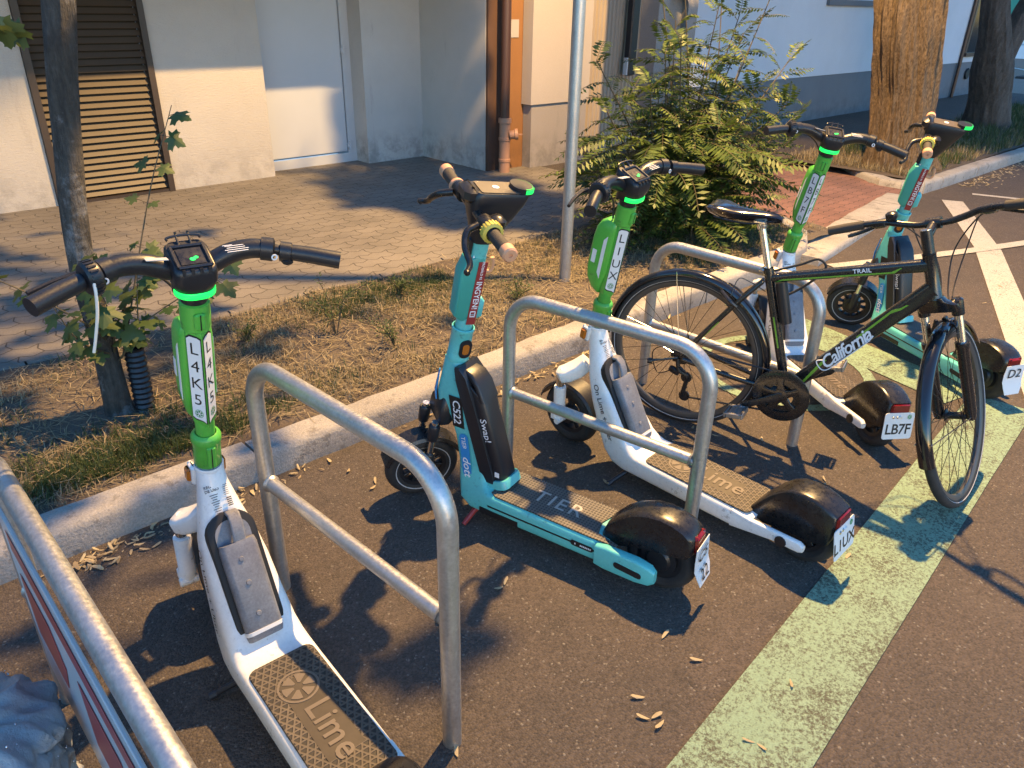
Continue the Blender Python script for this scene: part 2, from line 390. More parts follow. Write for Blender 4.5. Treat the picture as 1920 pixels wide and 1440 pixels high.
def tiermat():
    m, t, b = nodemat('deck_dot_mat', .55); L = t.links.new
    o = nd(t, 'ShaderNodeTexCoord').outputs['Object']; sx = nd(t, 'ShaderNodeSeparateXYZ'); L(o, sx.inputs[0])
    P = .0115
    fx = mth(t, 'SUBTRACT', mth(t, 'FRACT', mth(t, 'ADD', mth(t, 'DIVIDE', sx.outputs[0], P), 50)), .5)
    fy = mth(t, 'SUBTRACT', mth(t, 'FRACT', mth(t, 'ADD', mth(t, 'DIVIDE', sx.outputs[1], P), 50)), .5)
    d = mth(t, 'SQRT', mth(t, 'ADD', mth(t, 'MULTIPLY', fx, fx), mth(t, 'MULTIPLY', fy, fy)))
    dot = rmp(t, d, .24, .34, 1, 0)
    c = mx(t, dot, (.105, .094, .082), (.025, .023, .022)); c = mx(t, 1.0, c, rmp(t, nz(t, o, 14, 5), .3, .7, .8, 1.25), 'MULTIPLY')
    L(c, b.inputs['Base Color']); bmp(t, b, dot, .8, .004); return m
M['tiermat'] = tiermat()

# ------------------------------------------------------------------ ground, roads, kerbs
def sheet(name, poly, z, m, cut=None):
    b = MB(); b.add([(x, y, z) for x, y in poly], [tuple(range(len(poly)))]); o = b.build(name, m, None, 0); setp(o, kind='structure'); return o
sheet('ground', [(-120, -120), (160, -120), (160, 160), (-120, 160)], -.03, M['soil'])
sheet('road', [(-60, -40), (90, -40), (90, 2.62), (8.9, 2.86), (8.0, 2.75), (5.3, 2.45), (4.9, 2.5), (-60, 2.5)], 0, M['asphalt'])

def gridsurf(name, x0, x1, y0, y1, nx, ny, zf, m):
    b = MB(); vs = []; fs = []
    for i in range(nx + 1):
        for j in range(ny + 1):
            x = x0 + (x1 - x0)*i/nx; y = y0 + (y1 - y0)*j/ny; vs.append((x, y, zf(x, y)))
    for i in range(nx):
        for j in range(ny):
            a = i*(ny+1) + j; fs.append((a, a+ny+1, a+ny+2, a+1))
    b.add(vs, fs); o = b.build(name, m, None, 80); setp(o, kind='structure'); return o
def soilz(x, y):
    n = mnoise.noise(V((x*2.1, y*2.1, 0)))*.022 + mnoise.noise(V((x*7, y*7, 3)))*.011 + mnoise.noise(V((x*22, y*22, 9)))*.004
    e = min(1, max(0, (y - 2.57)/.12)) if x < 6 else 1
    return .085 + n + .018*e
gridsurf('soil_strip', -5, 6.02, 2.565, 3.9, 330, 46, soilz, M['soil'])
gridsurf('soil_strip', 8.45, 40, 2.9, 4.55, 240, 16, lambda x, y: .09 + soilz(x, y)*.3, M['soil'])
sheet('pavement', [(-12, 3.955), (5.95, 3.955), (5.95, 5.9), (5.95, 7.6), (-12, 7.6)], .10, M['pave'])
sheet('pavement', [(5.95, 4.5), (8.95, 4.5), (60, 4.5), (60, 8), (5.95, 8)], .096, M['asphalt'])
sheet('driveway', [(5.3, 2.46), (8.0, 2.76), (8.35, 2.9), (8.3, 3.3), (9.0, 4.0), (9.0, 4.52), (6.0, 4.52), (6.05, 3.4), (5.7, 2.8)], .052, M['redpave'])

def stones(name, pts, w, ztop, zbot, step=1.0, m='concrete', gap=.011, bev=.012):
    """kerb stones laid end to end along a line; inner edge lies w to the left of it"""
    b = MB(); P = [V((*p, 0)) for p in pts]
    for i in range(len(P) - 1):
        d = P[i+1] - P[i]; L = d.length; d.normalize(); n = max(1, round(L/step)); l = V((-d.y, d.x, 0))
        for k in range(n):
            s0 = L*k/n + gap/2; s1 = L*(k+1)/n - gap/2; zt = ztop + random.uniform(-.003, .003)
            jig = random.uniform(-.004, .004)
            sec = [(0, zbot), (.0, zt - .03), (.012, zt - .006), (.03, zt), (w, zt), (w, zbot)]
            rings = []
            nn = max(2, int((s1 - s0)/.08))
            for q in range(nn + 1):
                s = s0 + (s1 - s0)*q/nn; r = []
                for a, z in sec:
                    p = P[i] + d*s + l*(a + jig) + V((0, 0, z)); w_ = mnoise.noise(p*9)*.0035 + mnoise.noise(p*31)*.002
                    r.append(p + V((0, w_, w_)))
                rings.append(r)
            b.loft(rings)
    o = b.build(name, M[m], None, 50); setp(o, kind='structure'); return o
stones('kerb', [(-6, 2.43), (5.0, 2.43)], .13, .118, -.02)
stones('kerb', [(5.0, 2.43), (5.36, 2.47), (5.78, 2.68), (6.03, 3.0), (6.1, 3.4), (6.1, 4.0)], .13, .116, -.02, .5)
stones('edging', [(-12, 3.9), (6.1, 3.9)], .05, .106, .0, .5, 'edging')
stones('flush_kerb', [(5.28, 2.33), (7.95, 2.68)], .27, .062, -.02, .45)
stones('kerb', [(8.9, 3.95), (8.5, 3.55), (8.24, 3.18), (8.24, 2.95), (8.45, 2.8), (8.9, 2.78), (20, 2.62), (60, 2.4)], .14, .118, -.02)

# painted markings, 4 mm sheets above the asphalt
def strip(name, pts, w, m, z=.004):
    b = MB(); P = [V((*p, z)) for p in pts]; vs = []
    for i, p in enumerate(P):
        d = (P[min(i+1, len(P)-1)] - P[max(i-1, 0)]).normalized(); l = V((-d.y, d.x, 0))*w/2
        vs += [p + l, p - l]
    b.add(vs, [(2*i, 2*i+1, 2*i+3, 2*i+2) for i in range(len(P)-1)]); o = b.build(name, M[m], None, 0); setp(o, kind='structure')
strip('green_line', [(-3, .16), (1.3, .50), (2.3, .58), (3.15, .65), (3.95, .71)], .265, 'gpaint')
strip('green_line', [(3.86, .86), (4.2, 2.30)], .27, 'gpaint', .0045)
strip('green_symbol', [(3.48 + .42*cos(rad(a)), 1.60 + .42*sin(rad(a))) for a in range(-70, 250, 12)], .06, 'gpaint')
strip('green_symbol', [(3.48 + .16*cos(rad(a)), 1.52 + .16*sin(rad(a))) for a in range(-150, 130, 15)], .05, 'gpaint')
strip('white_line', [(8.36, 2.48), (6.78, 1.66), (5.06, .95), (1.8, -.4)], .19, 'wpaint')
strip('white_line', [(5.35, 2.26), (6.1, 1.935), (6.69, 1.70), (7.2, 1.52), (9.4, .7)], .10, 'wpaint', .008)
strip('white_line', [(8.86, 2.46), (9.05, 1.95), (9.3, 1.2)], .08, 'wpaint')

# ------------------------------------------------------------------ street lamp (stands in the picture, its head above the frame)
lamp = empty('street_lamp', 'thin galvanised metal pole standing in the dry grass left of the bush', 'street lamp', (3.41, 3.10, .08))
b = MB(); b.tube([(0, 0, -.1), (0, 0, 3), (0, 0, 6), (0, 0, 5.7)], [.036, .036, .035, .033], 20); b.lathe([(.05, 0), (.05, .012), (.037, .014)], (0, 0, .0), (0, 0, 1))
b.build('pole', M['steel'], lamp)
lp = LAMP_POS - V((3.41, 3.10, .08))
MB().tube([(0, 0, 5.6), (.2, -.15, 5.72), tuple(lp + V((0, 0, .22)))], .028, 12).build('arm', M['steel'], lamp)
MB().box(lp + V((0, 0, .15)), (.62, .3, .12), None, .02).build('lamp_head', M['steel'], lamp)
MB().box(lp + V((0, 0, .075)), (.42, .22, .025), None, .005).build('lens', mat('lamp_lens', (.9, .7, .4), .3, emit=(LAMP_COL, 8)), lamp)
ld = bpy.data.lights.new('street_light', 'SPOT'); ld.energy = LAMP_POWER; ld.color = LAMP_COL; ld.shadow_soft_size = .055; ld.spot_size = rad(104); ld.spot_blend = .12
lo = bpy.data.objects.new('street_light', ld); COL.objects.link(lo); lo.location = LAMP_POS; lo.parent = lamp; lo.location = lp

# ------------------------------------------------------------------ left building
bl = empty('building', 'cream rendered building with a louvred panel and a white door', 'building', (2, 7.07, .1))
def bpart(mb, name, m, root=bl, ang=35):
    off = root.location
    for p in mb.v: p -= off
    return mb.build(name, m, root, ang)
def wallbox(b, x0, x1, y0, y1, z0, z1): return b.box(((x0+x1)/2, (y0+y1)/2, (z0+z1)/2), (x1-x0, y1-y0, z1-z0))
b = MB()
wallbox(b, -10, 1.565, 7.07, 7.7, .0, 5); wallbox(b, 2.515, 3.50, 7.07, 7.7, .0, 5); wallbox(b, 1.565, 2.515, 7.07, 7.7, 2.6, 5)
bpart(b, 'wall', M['stucco'])
b = MB(); wallbox(b, 4.585, 5.31, 7.07, 7.7, 0, 5); wallbox(b, 5.31, 5.9, 6.02, 7.7, 0, 5); wallbox(b, 3.5, 4.585, 7.2, 7.7, 2.35, 5)
bpart(b, 'entrance_wall', M['stucco2'])
b = MB(); wallbox(b, -10, 5.31, 5.83, 7.07, 2.26, 2.42); bpart(b, 'canopy', M['stucco2'])
# louvred panel
b = MB()
for x in (1.592, 2.488): wallbox(b, x - .025, x + .025, 7.035, 7.12, .1, 2.6)
wallbox(b, 1.617, 2.463, 7.04, 7.12, 2.55, 2.6); wallbox(b, 1.617, 2.463, 7.045, 7.12, .1, .125)
lf = bpart(b, 'louvre_panel', M['louvreframe'])
b = MB(); R = Matrix.Rotation(rad(-36), 3, 'X')
for k in range(45): b.box((2.04, 7.085, .155 + k*.0535), (.846, .007, .048), R)
sl = bpart(b, 'slats', M['louvre'], bl, 0); sl.parent = lf
b = MB(); wallbox(b, 1.617, 2.463, 7.14, 7.16, .1, 2.6); o = bpart(b, 'back_plate', M['dark']); o.parent = lf
# white door in its recess
b = MB(); wallbox(b, 3.5, 3.555, 7.30, 7.37, .1, 2.3); wallbox(b, 4.49, 4.585, 7.30, 7.37, .1, 2.3); wallbox(b, 3.555, 4.49, 7.30, 7.37, 2.2, 2.3); wallbox(b, 3.5, 4.585, 7.295, 7.36, .1, .19)
df_ = bpart(b, 'door', M['upvc'])
b = MB(); b.box((4.02, 7.335, 1.2), (.925, .05, 1.99), None, .006); o = bpart(b, 'door_leaf', M['upvc']); o.parent = df_
b = MB()
for z in (.27, 1.2, 2.05): b.tube([(4.505, 7.29, z - .045), (4.505, 7.29, z + .045)], .011, 10); wallbox(b, 4.475, 4.53, 7.292, 7.30, z - .02, z + .02)
o = bpart(b, 'hinge', M['upvc']); o.parent = df_

# ------------------------------------------------------------------ middle house: brown and ochre strip, pink wall
bm_ = empty('house', 'narrow house front with an ochre strip and a pale pink wall above a grey plinth', 'house', (5.9, 6, .1))
b = MB(); wallbox(b, 5.314, 5.50, 5.99, 6.5, 0, 5); bpart(b, 'brown_strip', M['brown'], bm_)
b = MB(); wallbox(b, 5.50, 5.90, 5.975, 6.5, 0, 5); bpart(b, 'ochre_wall', M['ochre'], bm_)
b = MB(); wallbox(b, 5.76, 6.64, 5.83, 5.97, .735, 5); bpart(b, 'pink_wall', M['pinkwall'], bm_)
b = MB(); wallbox(b, 5.79, 6.63, 5.85, 5.97, 0, .735); bpart(b, 'plinth', M['plinth'], bm_)
b = MB(); wallbox(b, 5.56, 5.70, 5.968, 5.974, 1.36, 1.52); bpart(b, 'cover_plate', M['zinc'], bm_)
b = MB(); b.tube([(5.44, 5.87, .60), (5.44, 5.87, 5)], .046, 18); dp = bpart(b, 'drainpipe', M['pipe'], bm_)
b = MB(); b.lathe([(.056, 0), (.056, .12), (.062, .125), (.062, .15), (.055, .155), (.055, .33), (.062, .335), (.062, .36), (.055, .365), (.055, .50), (.066, .505), (.066, .55), (.05, .555)], (5.44, 5.87, .08), (0, 0, 1), 22)
b.lathe([(.04, 0), (.045, .05), (.055, .055), (.055, .085), (.0, .09)], (5.46, 5.82, .47), (.75, -.66, .12), 18)
b.box((5.527, 5.755, .48), (.075, .012, .012), Matrix.Rotation(rad(-50), 3, 'Z'))
o = bpart(b, 'pipe_foot', M['clay'], bm_); o.parent = dp

gate = empty('gate', 'beige corrugated metal gate behind the bush', 'gate', (7.6, 5.95, .1))
b = MB(); vs = []; n = 360
for i in range(n + 1):
    x = 6.66 + 1.9*i/n; q = (i % 12)/12; y = 5.97 - .018*(1 if q < .38 else 0 if q > .5 and q < .88 else .5)
    vs += [(x, y, .12), (x, y, 2.6)]
b.add(vs, [(2*i, 2*i+2, 2*i+3, 2*i+1) for i in range(n)]); bpart(b, 'corrugated_sheet', M['gate'], gate, 0)
b = MB(); wallbox(b, 6.66, 8.56, 5.99, 6.03, .12, .17); wallbox(b, 6.66, 8.56, 5.99, 6.03, 2.5, 2.55); bpart(b, 'frame', M['gate'], gate)
dpipe = empty('cable_pipe', 'black pipe running down in front of the corrugated gate', 'pipe', (7.3, 5.85, .95))
b = MB(); b.box((7.34, 5.86, 3.0), (.13, .09, 4.1), None, .015); bpart(b, 'pipe', M['black'], dpipe)
b = MB(); b.box((7.26, 5.85, 1.05), (.02, .05, .18)); bpart(b, 'white_clip', M['upvc'], dpipe)

# concrete utility pole with oval openings
up_ = empty('utility_pole', 'grey concrete utility pole with oval recesses behind the bush', 'utility pole', (6.3, 4.62, .08)); up_.rotation_euler = (0, 0, rad(-22))
b = MB(); w, dpt = .40, .30
for k in range(14):
    z0 = .02 + k*.58; z1 = z0 + .58
    inner = []; outer = []
    for i in range(32):
        a = 2*pi*i/32; inner.append(V((.10*cos(a), 0, (.10*sin(a) + (.115 if sin(a) >= 0 else -.115)) + (z0+z1)/2)))
        c, s = cos(a), sin(a); q = max(abs(c)/.2, abs(s)/.29); outer.append(V((c/q, 0, s/q + (z0+z1)/2)))
    F = -dpt/2
    for ring, y in ((0, F),):
        n = 32; vs = [p + V((0, F, 0)) for p in outer] + [p + V((0, F, 0)) for p in inner] + [p*1 + V((0, F + .10, 0)) for p in inner]
        fs = [(i, (i+1) % n, n + (i+1) % n, n + i) for i in range(n)] + [(n+i, n+(i+1) % n, 2*n+(i+1) % n, 2*n+i) for i in range(n)] + [tuple(range(2*n, 3*n))]
        b.add(vs, fs)
b.add([(-.2, -.15, .02), (-.2, .15, .02), (.2, .15, .02), (.2, -.15, .02), (-.2, -.15, 8.14), (-.2, .15, 8.14), (.2, .15, 8.14), (.2, -.15, 8.14)], [(0, 1, 5, 4), (1, 2, 6, 5), (2, 3, 7, 6), (4, 5, 6, 7)])
b.build('shaft', M['polecon'], up_, 30)

# ------------------------------------------------------------------ long white building on the right
br_ = empty('building', 'long white building with a slate coloured plinth behind the big tree', 'building', (14, 5.95, .1))
b = MB(); wallbox(b, 8.58, 19.5, 5.93, 6.5, .75, 4.5); bpart(b, 'wall', M['bluewall'], br_)
b = MB(); wallbox(b, 8.585, 19.49, 5.945, 6.5, 0, .75); bpart(b, 'plinth', M['blueplinth'], br_)
b = MB(); wallbox(b, 8.4, 19.7, 5.5, 6.5, 3.3, 3.42); bpart(b, 'eave', M['bluewall'], br_)
b = MB(); wallbox(b, 18.2, 19.25, 5.925, 5.929, .93, 2.3); wf = bpart(b, 'window', M['glassdk'], br_)
b = MB(); wallbox(b, 18.12, 19.33, 5.87, 5.93, .86, .93); wallbox(b, 18.12, 18.2, 5.90, 5.929, .93, 2.3); wallbox(b, 19.25, 19.33, 5.90, 5.929, .93, 2.3)
o = bpart(b, 'window_frame', M['pipe'], br_); o.parent = wf
b = MB(); wallbox(b, 11.9, 14.0, 5.88, 5.93, 1.72, 1.80); bpart(b, 'sill', M['blueplinth'], br_)
b = MB(); b.tube([(17.95, 5.89, .1), (17.95, 5.89, 2.62)], .035, 10); bpart(b, 'drainpipe', M['pipe'], br_)
b = MB(); b.lathe([(.0, .02), (.10, .02), (.11, 0)], (18.62, 5.92, .52), (0, -1, 0), 20); bpart(b, 'vent', M['dark'], br_)

# far end of the street
fb = empty('building', 'pale wall at the far end of the street', 'building', (34, 12, 0))
b = MB(); wallbox(b, 36, 37, 2.5, 22, 0, 9); bpart(b, 'wall', M['paleb'], fb)
fn = empty('site_fence', 'far metal site fence with a green sheet and concrete feet', 'fence', (27, 8, 0))
b = MB()
for x, y in ((25.2, 6.55), (27.0, 7.9), (28.8, 9.25)): b.tube([(x, y, 0), (x, y, 2.0)], .035, 8)
for z in (.3, .9, 1.5, 2.0): b.tube([(24.3, 5.9, z), (29.7, 9.9, z)], .014, 6)
bpart(b, 'frame', M['steel'], fn)
b = MB(); b.add([(26.3, 7.5, 1.0), (29.7, 10.0, 1.0), (29.7, 10.0, 2.6), (26.6, 7.6, 2.6)], [(0, 1, 2, 3)]); bpart(b, 'green_sheet', M['banner'], fn, 0)
b = MB(); b.box((25.2, 6.55, .08), (.7, .3, .16), None, .02); b.box((27, 7.9, .08), (.7, .3, .16), None, .02); bpart(b, 'foot', M['rubber'], fn)
sheet('site_ground', [(20.2, 4.6), (60, 4.6), (60, 30), (20.2, 30)], .101, mat('bare_earth', (.24, .17, .13), .95, var=(.8, .6, (.19, .14, .10)), grain=(30, .3)))

# ------------------------------------------------------------------ trees and plants
def trunk(b, pts, rs, n=40, amp=.05, f=9, seed=0, sub=6, ridge=None):
    P = catmull(pts, sub); N = len(P); rings = []
    R = []
    for i in range(N):
        t = i/(N-1)*(len(rs)-1); k = min(int(t), len(rs)-2); R.append(rs[k] + (rs[k+1]-rs[k])*(t-k))
    u = None
    for i in range(N):
        t = (P[min(i+1, N-1)] - P[max(i-1, 0)]).normalized()
        if u is None: u = t.cross(V((0, 1, 0))).normalized()
        else: u = (u - t*u.dot(t)).normalized()
        w = t.cross(u); ring = []
        for k in range(n):
            a = 2*pi*k/n; d = u*cos(a) + w*sin(a)
            q = mnoise.noise(V((cos(a)*f*.35, sin(a)*f*.35, P[i].z*1.6 + seed)))*amp*1.3 + mnoise.noise(V((cos(a)*f, sin(a)*f, P[i].z*2.2 + seed)))*amp*.8 + mnoise.noise(V((cos(a)*f*3, sin(a)*f*3, P[i].z*6 + seed)))*amp*.35
            if ridge:
                for r0, sl in ridge:
                    da = (a - r0 - sl*P[i].z + .12*mnoise.noise(V((P[i].z*2.5, seed, r0))) + pi) % (2*pi) - pi; q += .075*math.exp(-(da/.07)**2)
            ring.append(P[i] + d*R[i]*(1 + q))
        rings.append(ring)
    b.loft(rings); return b

def leafclump(b, c, r, n, size, flat=1.0):
    for _ in range(n):
        while True:
            p = V((random.uniform(-1, 1), random.uniform(-1, 1), random.uniform(-1, 1)))
            if p.length < 1: break
        p = V(c) + V((p.x*r[0], p.y*r[1], p.z*r[2])); s = size*random.uniform(.6, 1.3)
        a = V((random.uniform(-1, 1), random.uniform(-1, 1), random.uniform(-.5, .5))).normalized(); q = a.cross(V((random.uniform(-1, 1), random.uniform(-1, 1), 1.2))).normalized()
        b.add([p - a*s, p + q*s*.45, p + a*s, p - q*s*.45], [(0, 1, 2, 3)])

big = empty('tree', 'big tree with ridged brown bark lit by the street lamp, by the right kerb', 'tree', (9.05, 3.36, .08))
b = MB(); trunk(b, [(.12, 0, -.1), (.05, 0, .06), (-.06, 0, .35), (-.27, 0, .9), (-.62, 0, 1.7), (-.9, 0, 3.0), (-.8, .1, 4.6)], [.46, .375, .31, .285, .30, .27, .2], 170, .11, 14, 2, 60, [(k*.9, .10) for k in range(7)])
for k, (x, y, z) in enumerate(((1.6, .4, 6.2), (-2.4, .8, 6.4), (-.6, 2, 7), (.2, -1.4, 6.6))): b.tube([(-.85, .05, 3.9), (-.6 + x*.3, y*.4, 4.9), (x, y, z)], [.14, .1, .03], 12)
b.build('trunk', M['bark'], big, 60)
b = MB()
for _ in range(46): leafclump(b, (random.uniform(-.2, 4.5), random.uniform(-1.6, 3.2), random.uniform(5.2, 7.6)), (.8, .8, .5), 60, .16)
b.build('crown', M['robinia'], big, 0)

dk = empty('tree', 'dark forked tree standing in grass at the far right', 'tree', (13.55, 3.86, .08))
b = MB(); trunk(b, [(.05, 0, -.1), (.0, 0, .1), (-.2, 0, .5), (-.45, 0, .9), (-.70, .0, 1.3), (-.95, .05, 1.85), (-1.3, .1, 3.2)], [.44, .34, .27, .26, .20, .17, .12], 60, .09, 9, 5, 14)
trunk(b, [(-.42, 0, .80), (-.42, -.1, 1.2), (-.28, -.2, 1.65), (.1, -.35, 2.7)], [.2, .17, .15, .1], 40, .09, 9, 8, 10)
b.tube([(-.95, .05, 1.75), (-.6, -.1, 1.88), (-.2, -.3, 2.1)], [.07, .06, .04], 12)
b.build('trunk', M['bark2'], dk, 60)
b = MB()
for _ in range(30): leafclump(b, (random.uniform(-2.4, 2.2), random.uniform(-1.5, 1.8), random.uniform(3.6, 5.6)), (.8, .8, .5), 50, .17)
b.build('crown', M['robinia'], dk, 0)

def maple_leaf(b, p, d, n, s, fold=.12):
    """five lobed leaf; p stalk end, d towards the tip, n normal"""
    d = V(d).normalized(); n = (V(n) - d*V(n).dot(d)).normalized(); u = n.cross(d)
    prof = [(0, 0), (.14, -.12), (.42, -.20), (.36, .02), (.50, .08), (.78, .16), (.66, .30), (.72, .44), (.42, .40), (.28, .44), (.36, .64), (.20, .72), (.16, .84), (0, 1.0)]
    R_ = [p + (d*y + u*x)*s + n*(-fold*abs(x)*s*1.2 - fold*y*y*s) for x, y in prof]
    L_ = [p + (d*y - u*x)*s + n*(-fold*abs(x)*s*1.2 - fold*y*y*s) for x, y in prof]
    mid = p + d*s*.3
    vs = [mid] + R_ + L_[1:-1][::-1]; k = len(vs)
    b.add(vs, [(0, i, i % (k-1) + 1) for i in range(1, k)])

# young maple at the left
ym = empty('tree', 'young grey-barked maple at the left with leafy shoots around its base', 'tree', (.74, 3.17, .08))
b = MB(); trunk(b, [(0, 0, -.1), (.0, 0, .04), (.0, .0, .3), (-.005, .01, .7), (.06, .03, 1.2), (.13, .03, 1.62), (.24, .05, 2.3), (.5, .1, 3.2)], [.078, .056, .047, .045, .048, .052, .045, .025], 40, .09, 7, 3, 9)
for x, y, z in ((1.5, .3, 2.75), (1.3, 1.2, 2.8), (-.5, .4, 3.2), (.9, -.5, 3.1), (.1, 1.2, 3.1)): b.tube([(.22, .05, 2.15), (.22 + x*.4, y*.4, 2.2 + (z-2.2)*.6), (x, y, z)], [.03, .02, .008], 8)
b.build('trunk', M['bark3'], ym, 60)
b = MB()
for _ in range(240):
    p = V((random.gauss(1.5, .42), random.gauss(.0, .6), random.uniform(2.4, 3.2))); maple_leaf(b, p, (random.uniform(-1, 1), random.uniform(-1, 1), -.5), (random.uniform(-.5, .5), random.uniform(-.5, .5), 1), random.uniform(.08, .13))
b.build('crown', M['maple'], ym, 0)
b = MB(); ls = MB()
def shoot(pts, nl, s0, s1, start=.25):
    P = catmull(pts, 8); b.tube(P, [.0045*(1 - .7*i/len(P)) for i in range(len(P))], 6)
    for k in range(nl):
        t = start + (1 - start)*k/max(1, nl - 1); i = min(int(t*(len(P)-1)), len(P)-2); p = P[i]; ax = (P[i+1]-P[i]).normalized()
        for sg in ((1, -1) if k < nl - 1 else (1,)):
            side = ax.cross(V((random.uniform(-.4, .4), random.uniform(-.4, .4), 1))).normalized()*sg
            d = (side + ax*.4 + V((random.uniform(-.4, .4), random.uniform(-.4, .4), random.uniform(-.5, .1)))).normalized(); st = random.uniform(.02, .05)
            b.tube([p, p + d*st], .0014, 4)
            maple_leaf(ls, p + d*st, d + V((0, 0, -.35)), (random.uniform(-.35, .35) - .3, random.uniform(-.35, .35) - .4, .8), random.uniform(s0, s1)*1.05, random.uniform(.05, .3))
shoot([(.05, -.05, .28), (.12, -.07, .5), (.30, .02, .90), (.47, .10, 1.2)], 8, .035, .075, .15)
shoot([(.04, -.03, .33), (.13, -.12, .42), (.27, -.2, .52), (.42, -.26, .58)], 6, .05, .085)
shoot([(.0, -.05, .36), (-.1, -.12, .5), (-.32, -.1, .70), (-.55, -.02, .80)], 6, .045, .075)
shoot([(.02, -.05, .3), (.02, -.12, .45), (.0, -.13, .58), (-.05, -.14, .7)], 6, .06, .09)
shoot([(.03, -.05, .26), (.10, -.11, .38), (.12, -.14, .52), (.16, -.12, .7)], 6, .055, .085)
shoot([(.0, -.05, .3), (-.07, -.09, .36), (-.12, -.1, .43), (-.16, -.1, .55)], 5, .05, .08)
shoot([(.05, -.03, .4), (.16, -.05, .55), (.3, -.08, .62), (.52, -.16, .62)], 5, .05, .08)
b.build('shoots', M['stem'], ym, 60); ls.build('leaves', M['maple'], ym, 0)
b = MB(); prof = []
for k in range(26): prof += [(.042 if k % 2 else .036, .012*k)]
b.lathe(prof, (.088, -.05, 0), (.02, 0, 1), 22); b.build('corrugated_tube', M['black'], ym, 20)
# overhanging twig in the top left corner
b = MB()
for k in range(5): maple_leaf(b, V((-.17 + .03*k, -.20 + .02*k, 1.53 - .01*k)), (random.uniform(-1, .5), random.uniform(-1, 1), -.8), (-.4, -.6, .6), .085)
b.build('low_leaves', M['maple'], ym, 0)

# bush of pinnate shoots
bush = empty('bush', 'wild bush with feathery pinnate leaves in front of the utility pole', 'bush', (4.86, 3.38, .08))
st = MB(); lv = MB()
def frond(p, d, L, droop, n):
    d = V(d).normalized(); side = d.cross(V((0, 0, 1)))
    if side.length < .1: side = V((1, 0, 0))
    side.normalize(); roll = random.uniform(-.5, .5); side = (side*cos(roll) + d.cross(side)*sin(roll)).normalized()
    pts = []
    for i in range(n + 1):
        t = i/n; pts.append(p + d*L*t + V((0, 0, -droop*L*t*t)))
    st.tube(pts[::max(1, n//4)] + [pts[-1]], .0018, 3, False)
    for i in range(1, n + 1):
        t = i/n; q = pts[i]; ax = (pts[i] - pts[i-1]).normalized(); s = L*.17*(.55 + .9*sin(pi*(t*.85 + .1))) * random.uniform(.85, 1.15)
        nn = side.cross(ax).normalized()
        for sg in (1, -1):
            o = (side*sg*.92 + ax*.38 - nn*random.uniform(.05, .45)).normalized(); c = ax*.32*s
            lv.add([q, q + o*s*.5 + c*.55, q + o*s, q + o*s*.5 - c*.55], [(0, 1, 2, 3)])
    ax = (pts[-1] - pts[-2]).normalized(); s = L*.13
    lv.add([pts[-1], pts[-1] + ax*s*.5 + side*s*.25, pts[-1] + ax*s, pts[-1] + ax*s*.5 - side*s*.25], [(0, 1, 2, 3)])
rb = random.Random(21)
for ang, r0, z0 in [(rb.uniform(0, 6.28), rb.uniform(.55, .8), rb.uniform(.12, .75)) for _ in range(60)]:
    frond(V((.0 + r0*cos(ang)*1.1, -.05 + r0*sin(ang)*.6, z0 + .1)), V((cos(ang), sin(ang)*.8, rb.uniform(.0, .45))), rb.uniform(.30, .48), rb.uniform(.15, .45), 12)
canes = []
spec = [(-.45, -.05, 1.12, .2), (-.7, .1, .95, .2), (-.55, .35, 1.25, .1), (-.25, .0, 1.3, .15), (.0, .2, 1.35, .1), (.45, -.1, 1.55, .12), (-.3, -.15, 1.42, .1), (-.1, .05, 1.5, .1), (.25, -.05, 1.6, .1), (.52, -.3, 1.72, .1), (.62, -.05, 1.42, .2), (.8, -.35, 1.25, .2), (.8, -.4, .95, .3), (.65, -.5, .8, .3), (.5, -.65, .75, .35), (.2, -.45, .95, .25), (-.1, -.4, .85, .3), (-.4, -.35, .7, .3), (-.85, -.1, .55, .3), (-.75, .3, .7, .3), (.95, -.2, .75, .3), (.35, .2, 1.25, .2), (.3, -.2, 1.05, .2), (-.35, .2, 1.0, .2), (.15, -.1, 1.2, .2), (.7, -.2, 1.1, .2), (-.15, .1, 1.05, .2), (.6, .1, .9, .2), (.9, .1, 1.2, .2), (.8, -.45, .5, .35), (-.6, -.3, .45, .35), (.0, -.55, .55, .35), (.35, -.6, .5, .4)]
for x, y, z, bend in spec:
    b0 = V((x*.35 + rb.uniform(-.1, .1), y*.35 + rb.uniform(-.08, .08), -.03)); tip = V((x*1.0, y*1.0, z))
    P = catmull([b0, b0.lerp(tip, .4) + V((-x*.12, -y*.12, .12)), tip], 8); st.tube(P, [.009*(1 - .75*i/len(P)) + .001 for i in range(len(P))], 6)
    nf = int(14 + z*13)
    for k in range(nf):
        t = .16 + .84*k/(nf - 1); i = min(int(t*(len(P)-1)), len(P)-2); p = P[i].lerp(P[i+1], t*(len(P)-1) - i)
        a = k*2.4 + rb.uniform(-.6, .6); d = V((cos(a), sin(a), rb.uniform(.1, .55)))
        if k > nf - 4: d = d*.7 + V((0, 0, .8))
        frond(p, d, rb.uniform(.24, .43)*(1 - .3*t), rb.uniform(.15, .6), rb.choice((10, 11, 12)))
for k in range(230):
    a = rb.uniform(0, 2*pi); r = rb.uniform(0, .75); p = V((.02 + r*cos(a)*1.1, -.08 + r*sin(a)*.66, rb.uniform(.02, 1.0 - .35*r)))
    frond(p, V((cos(a + rb.uniform(-1, 1)), sin(a + rb.uniform(-1, 1)), rb.uniform(0, .7))), rb.uniform(.22, .40), rb.uniform(.2, .6), 10)
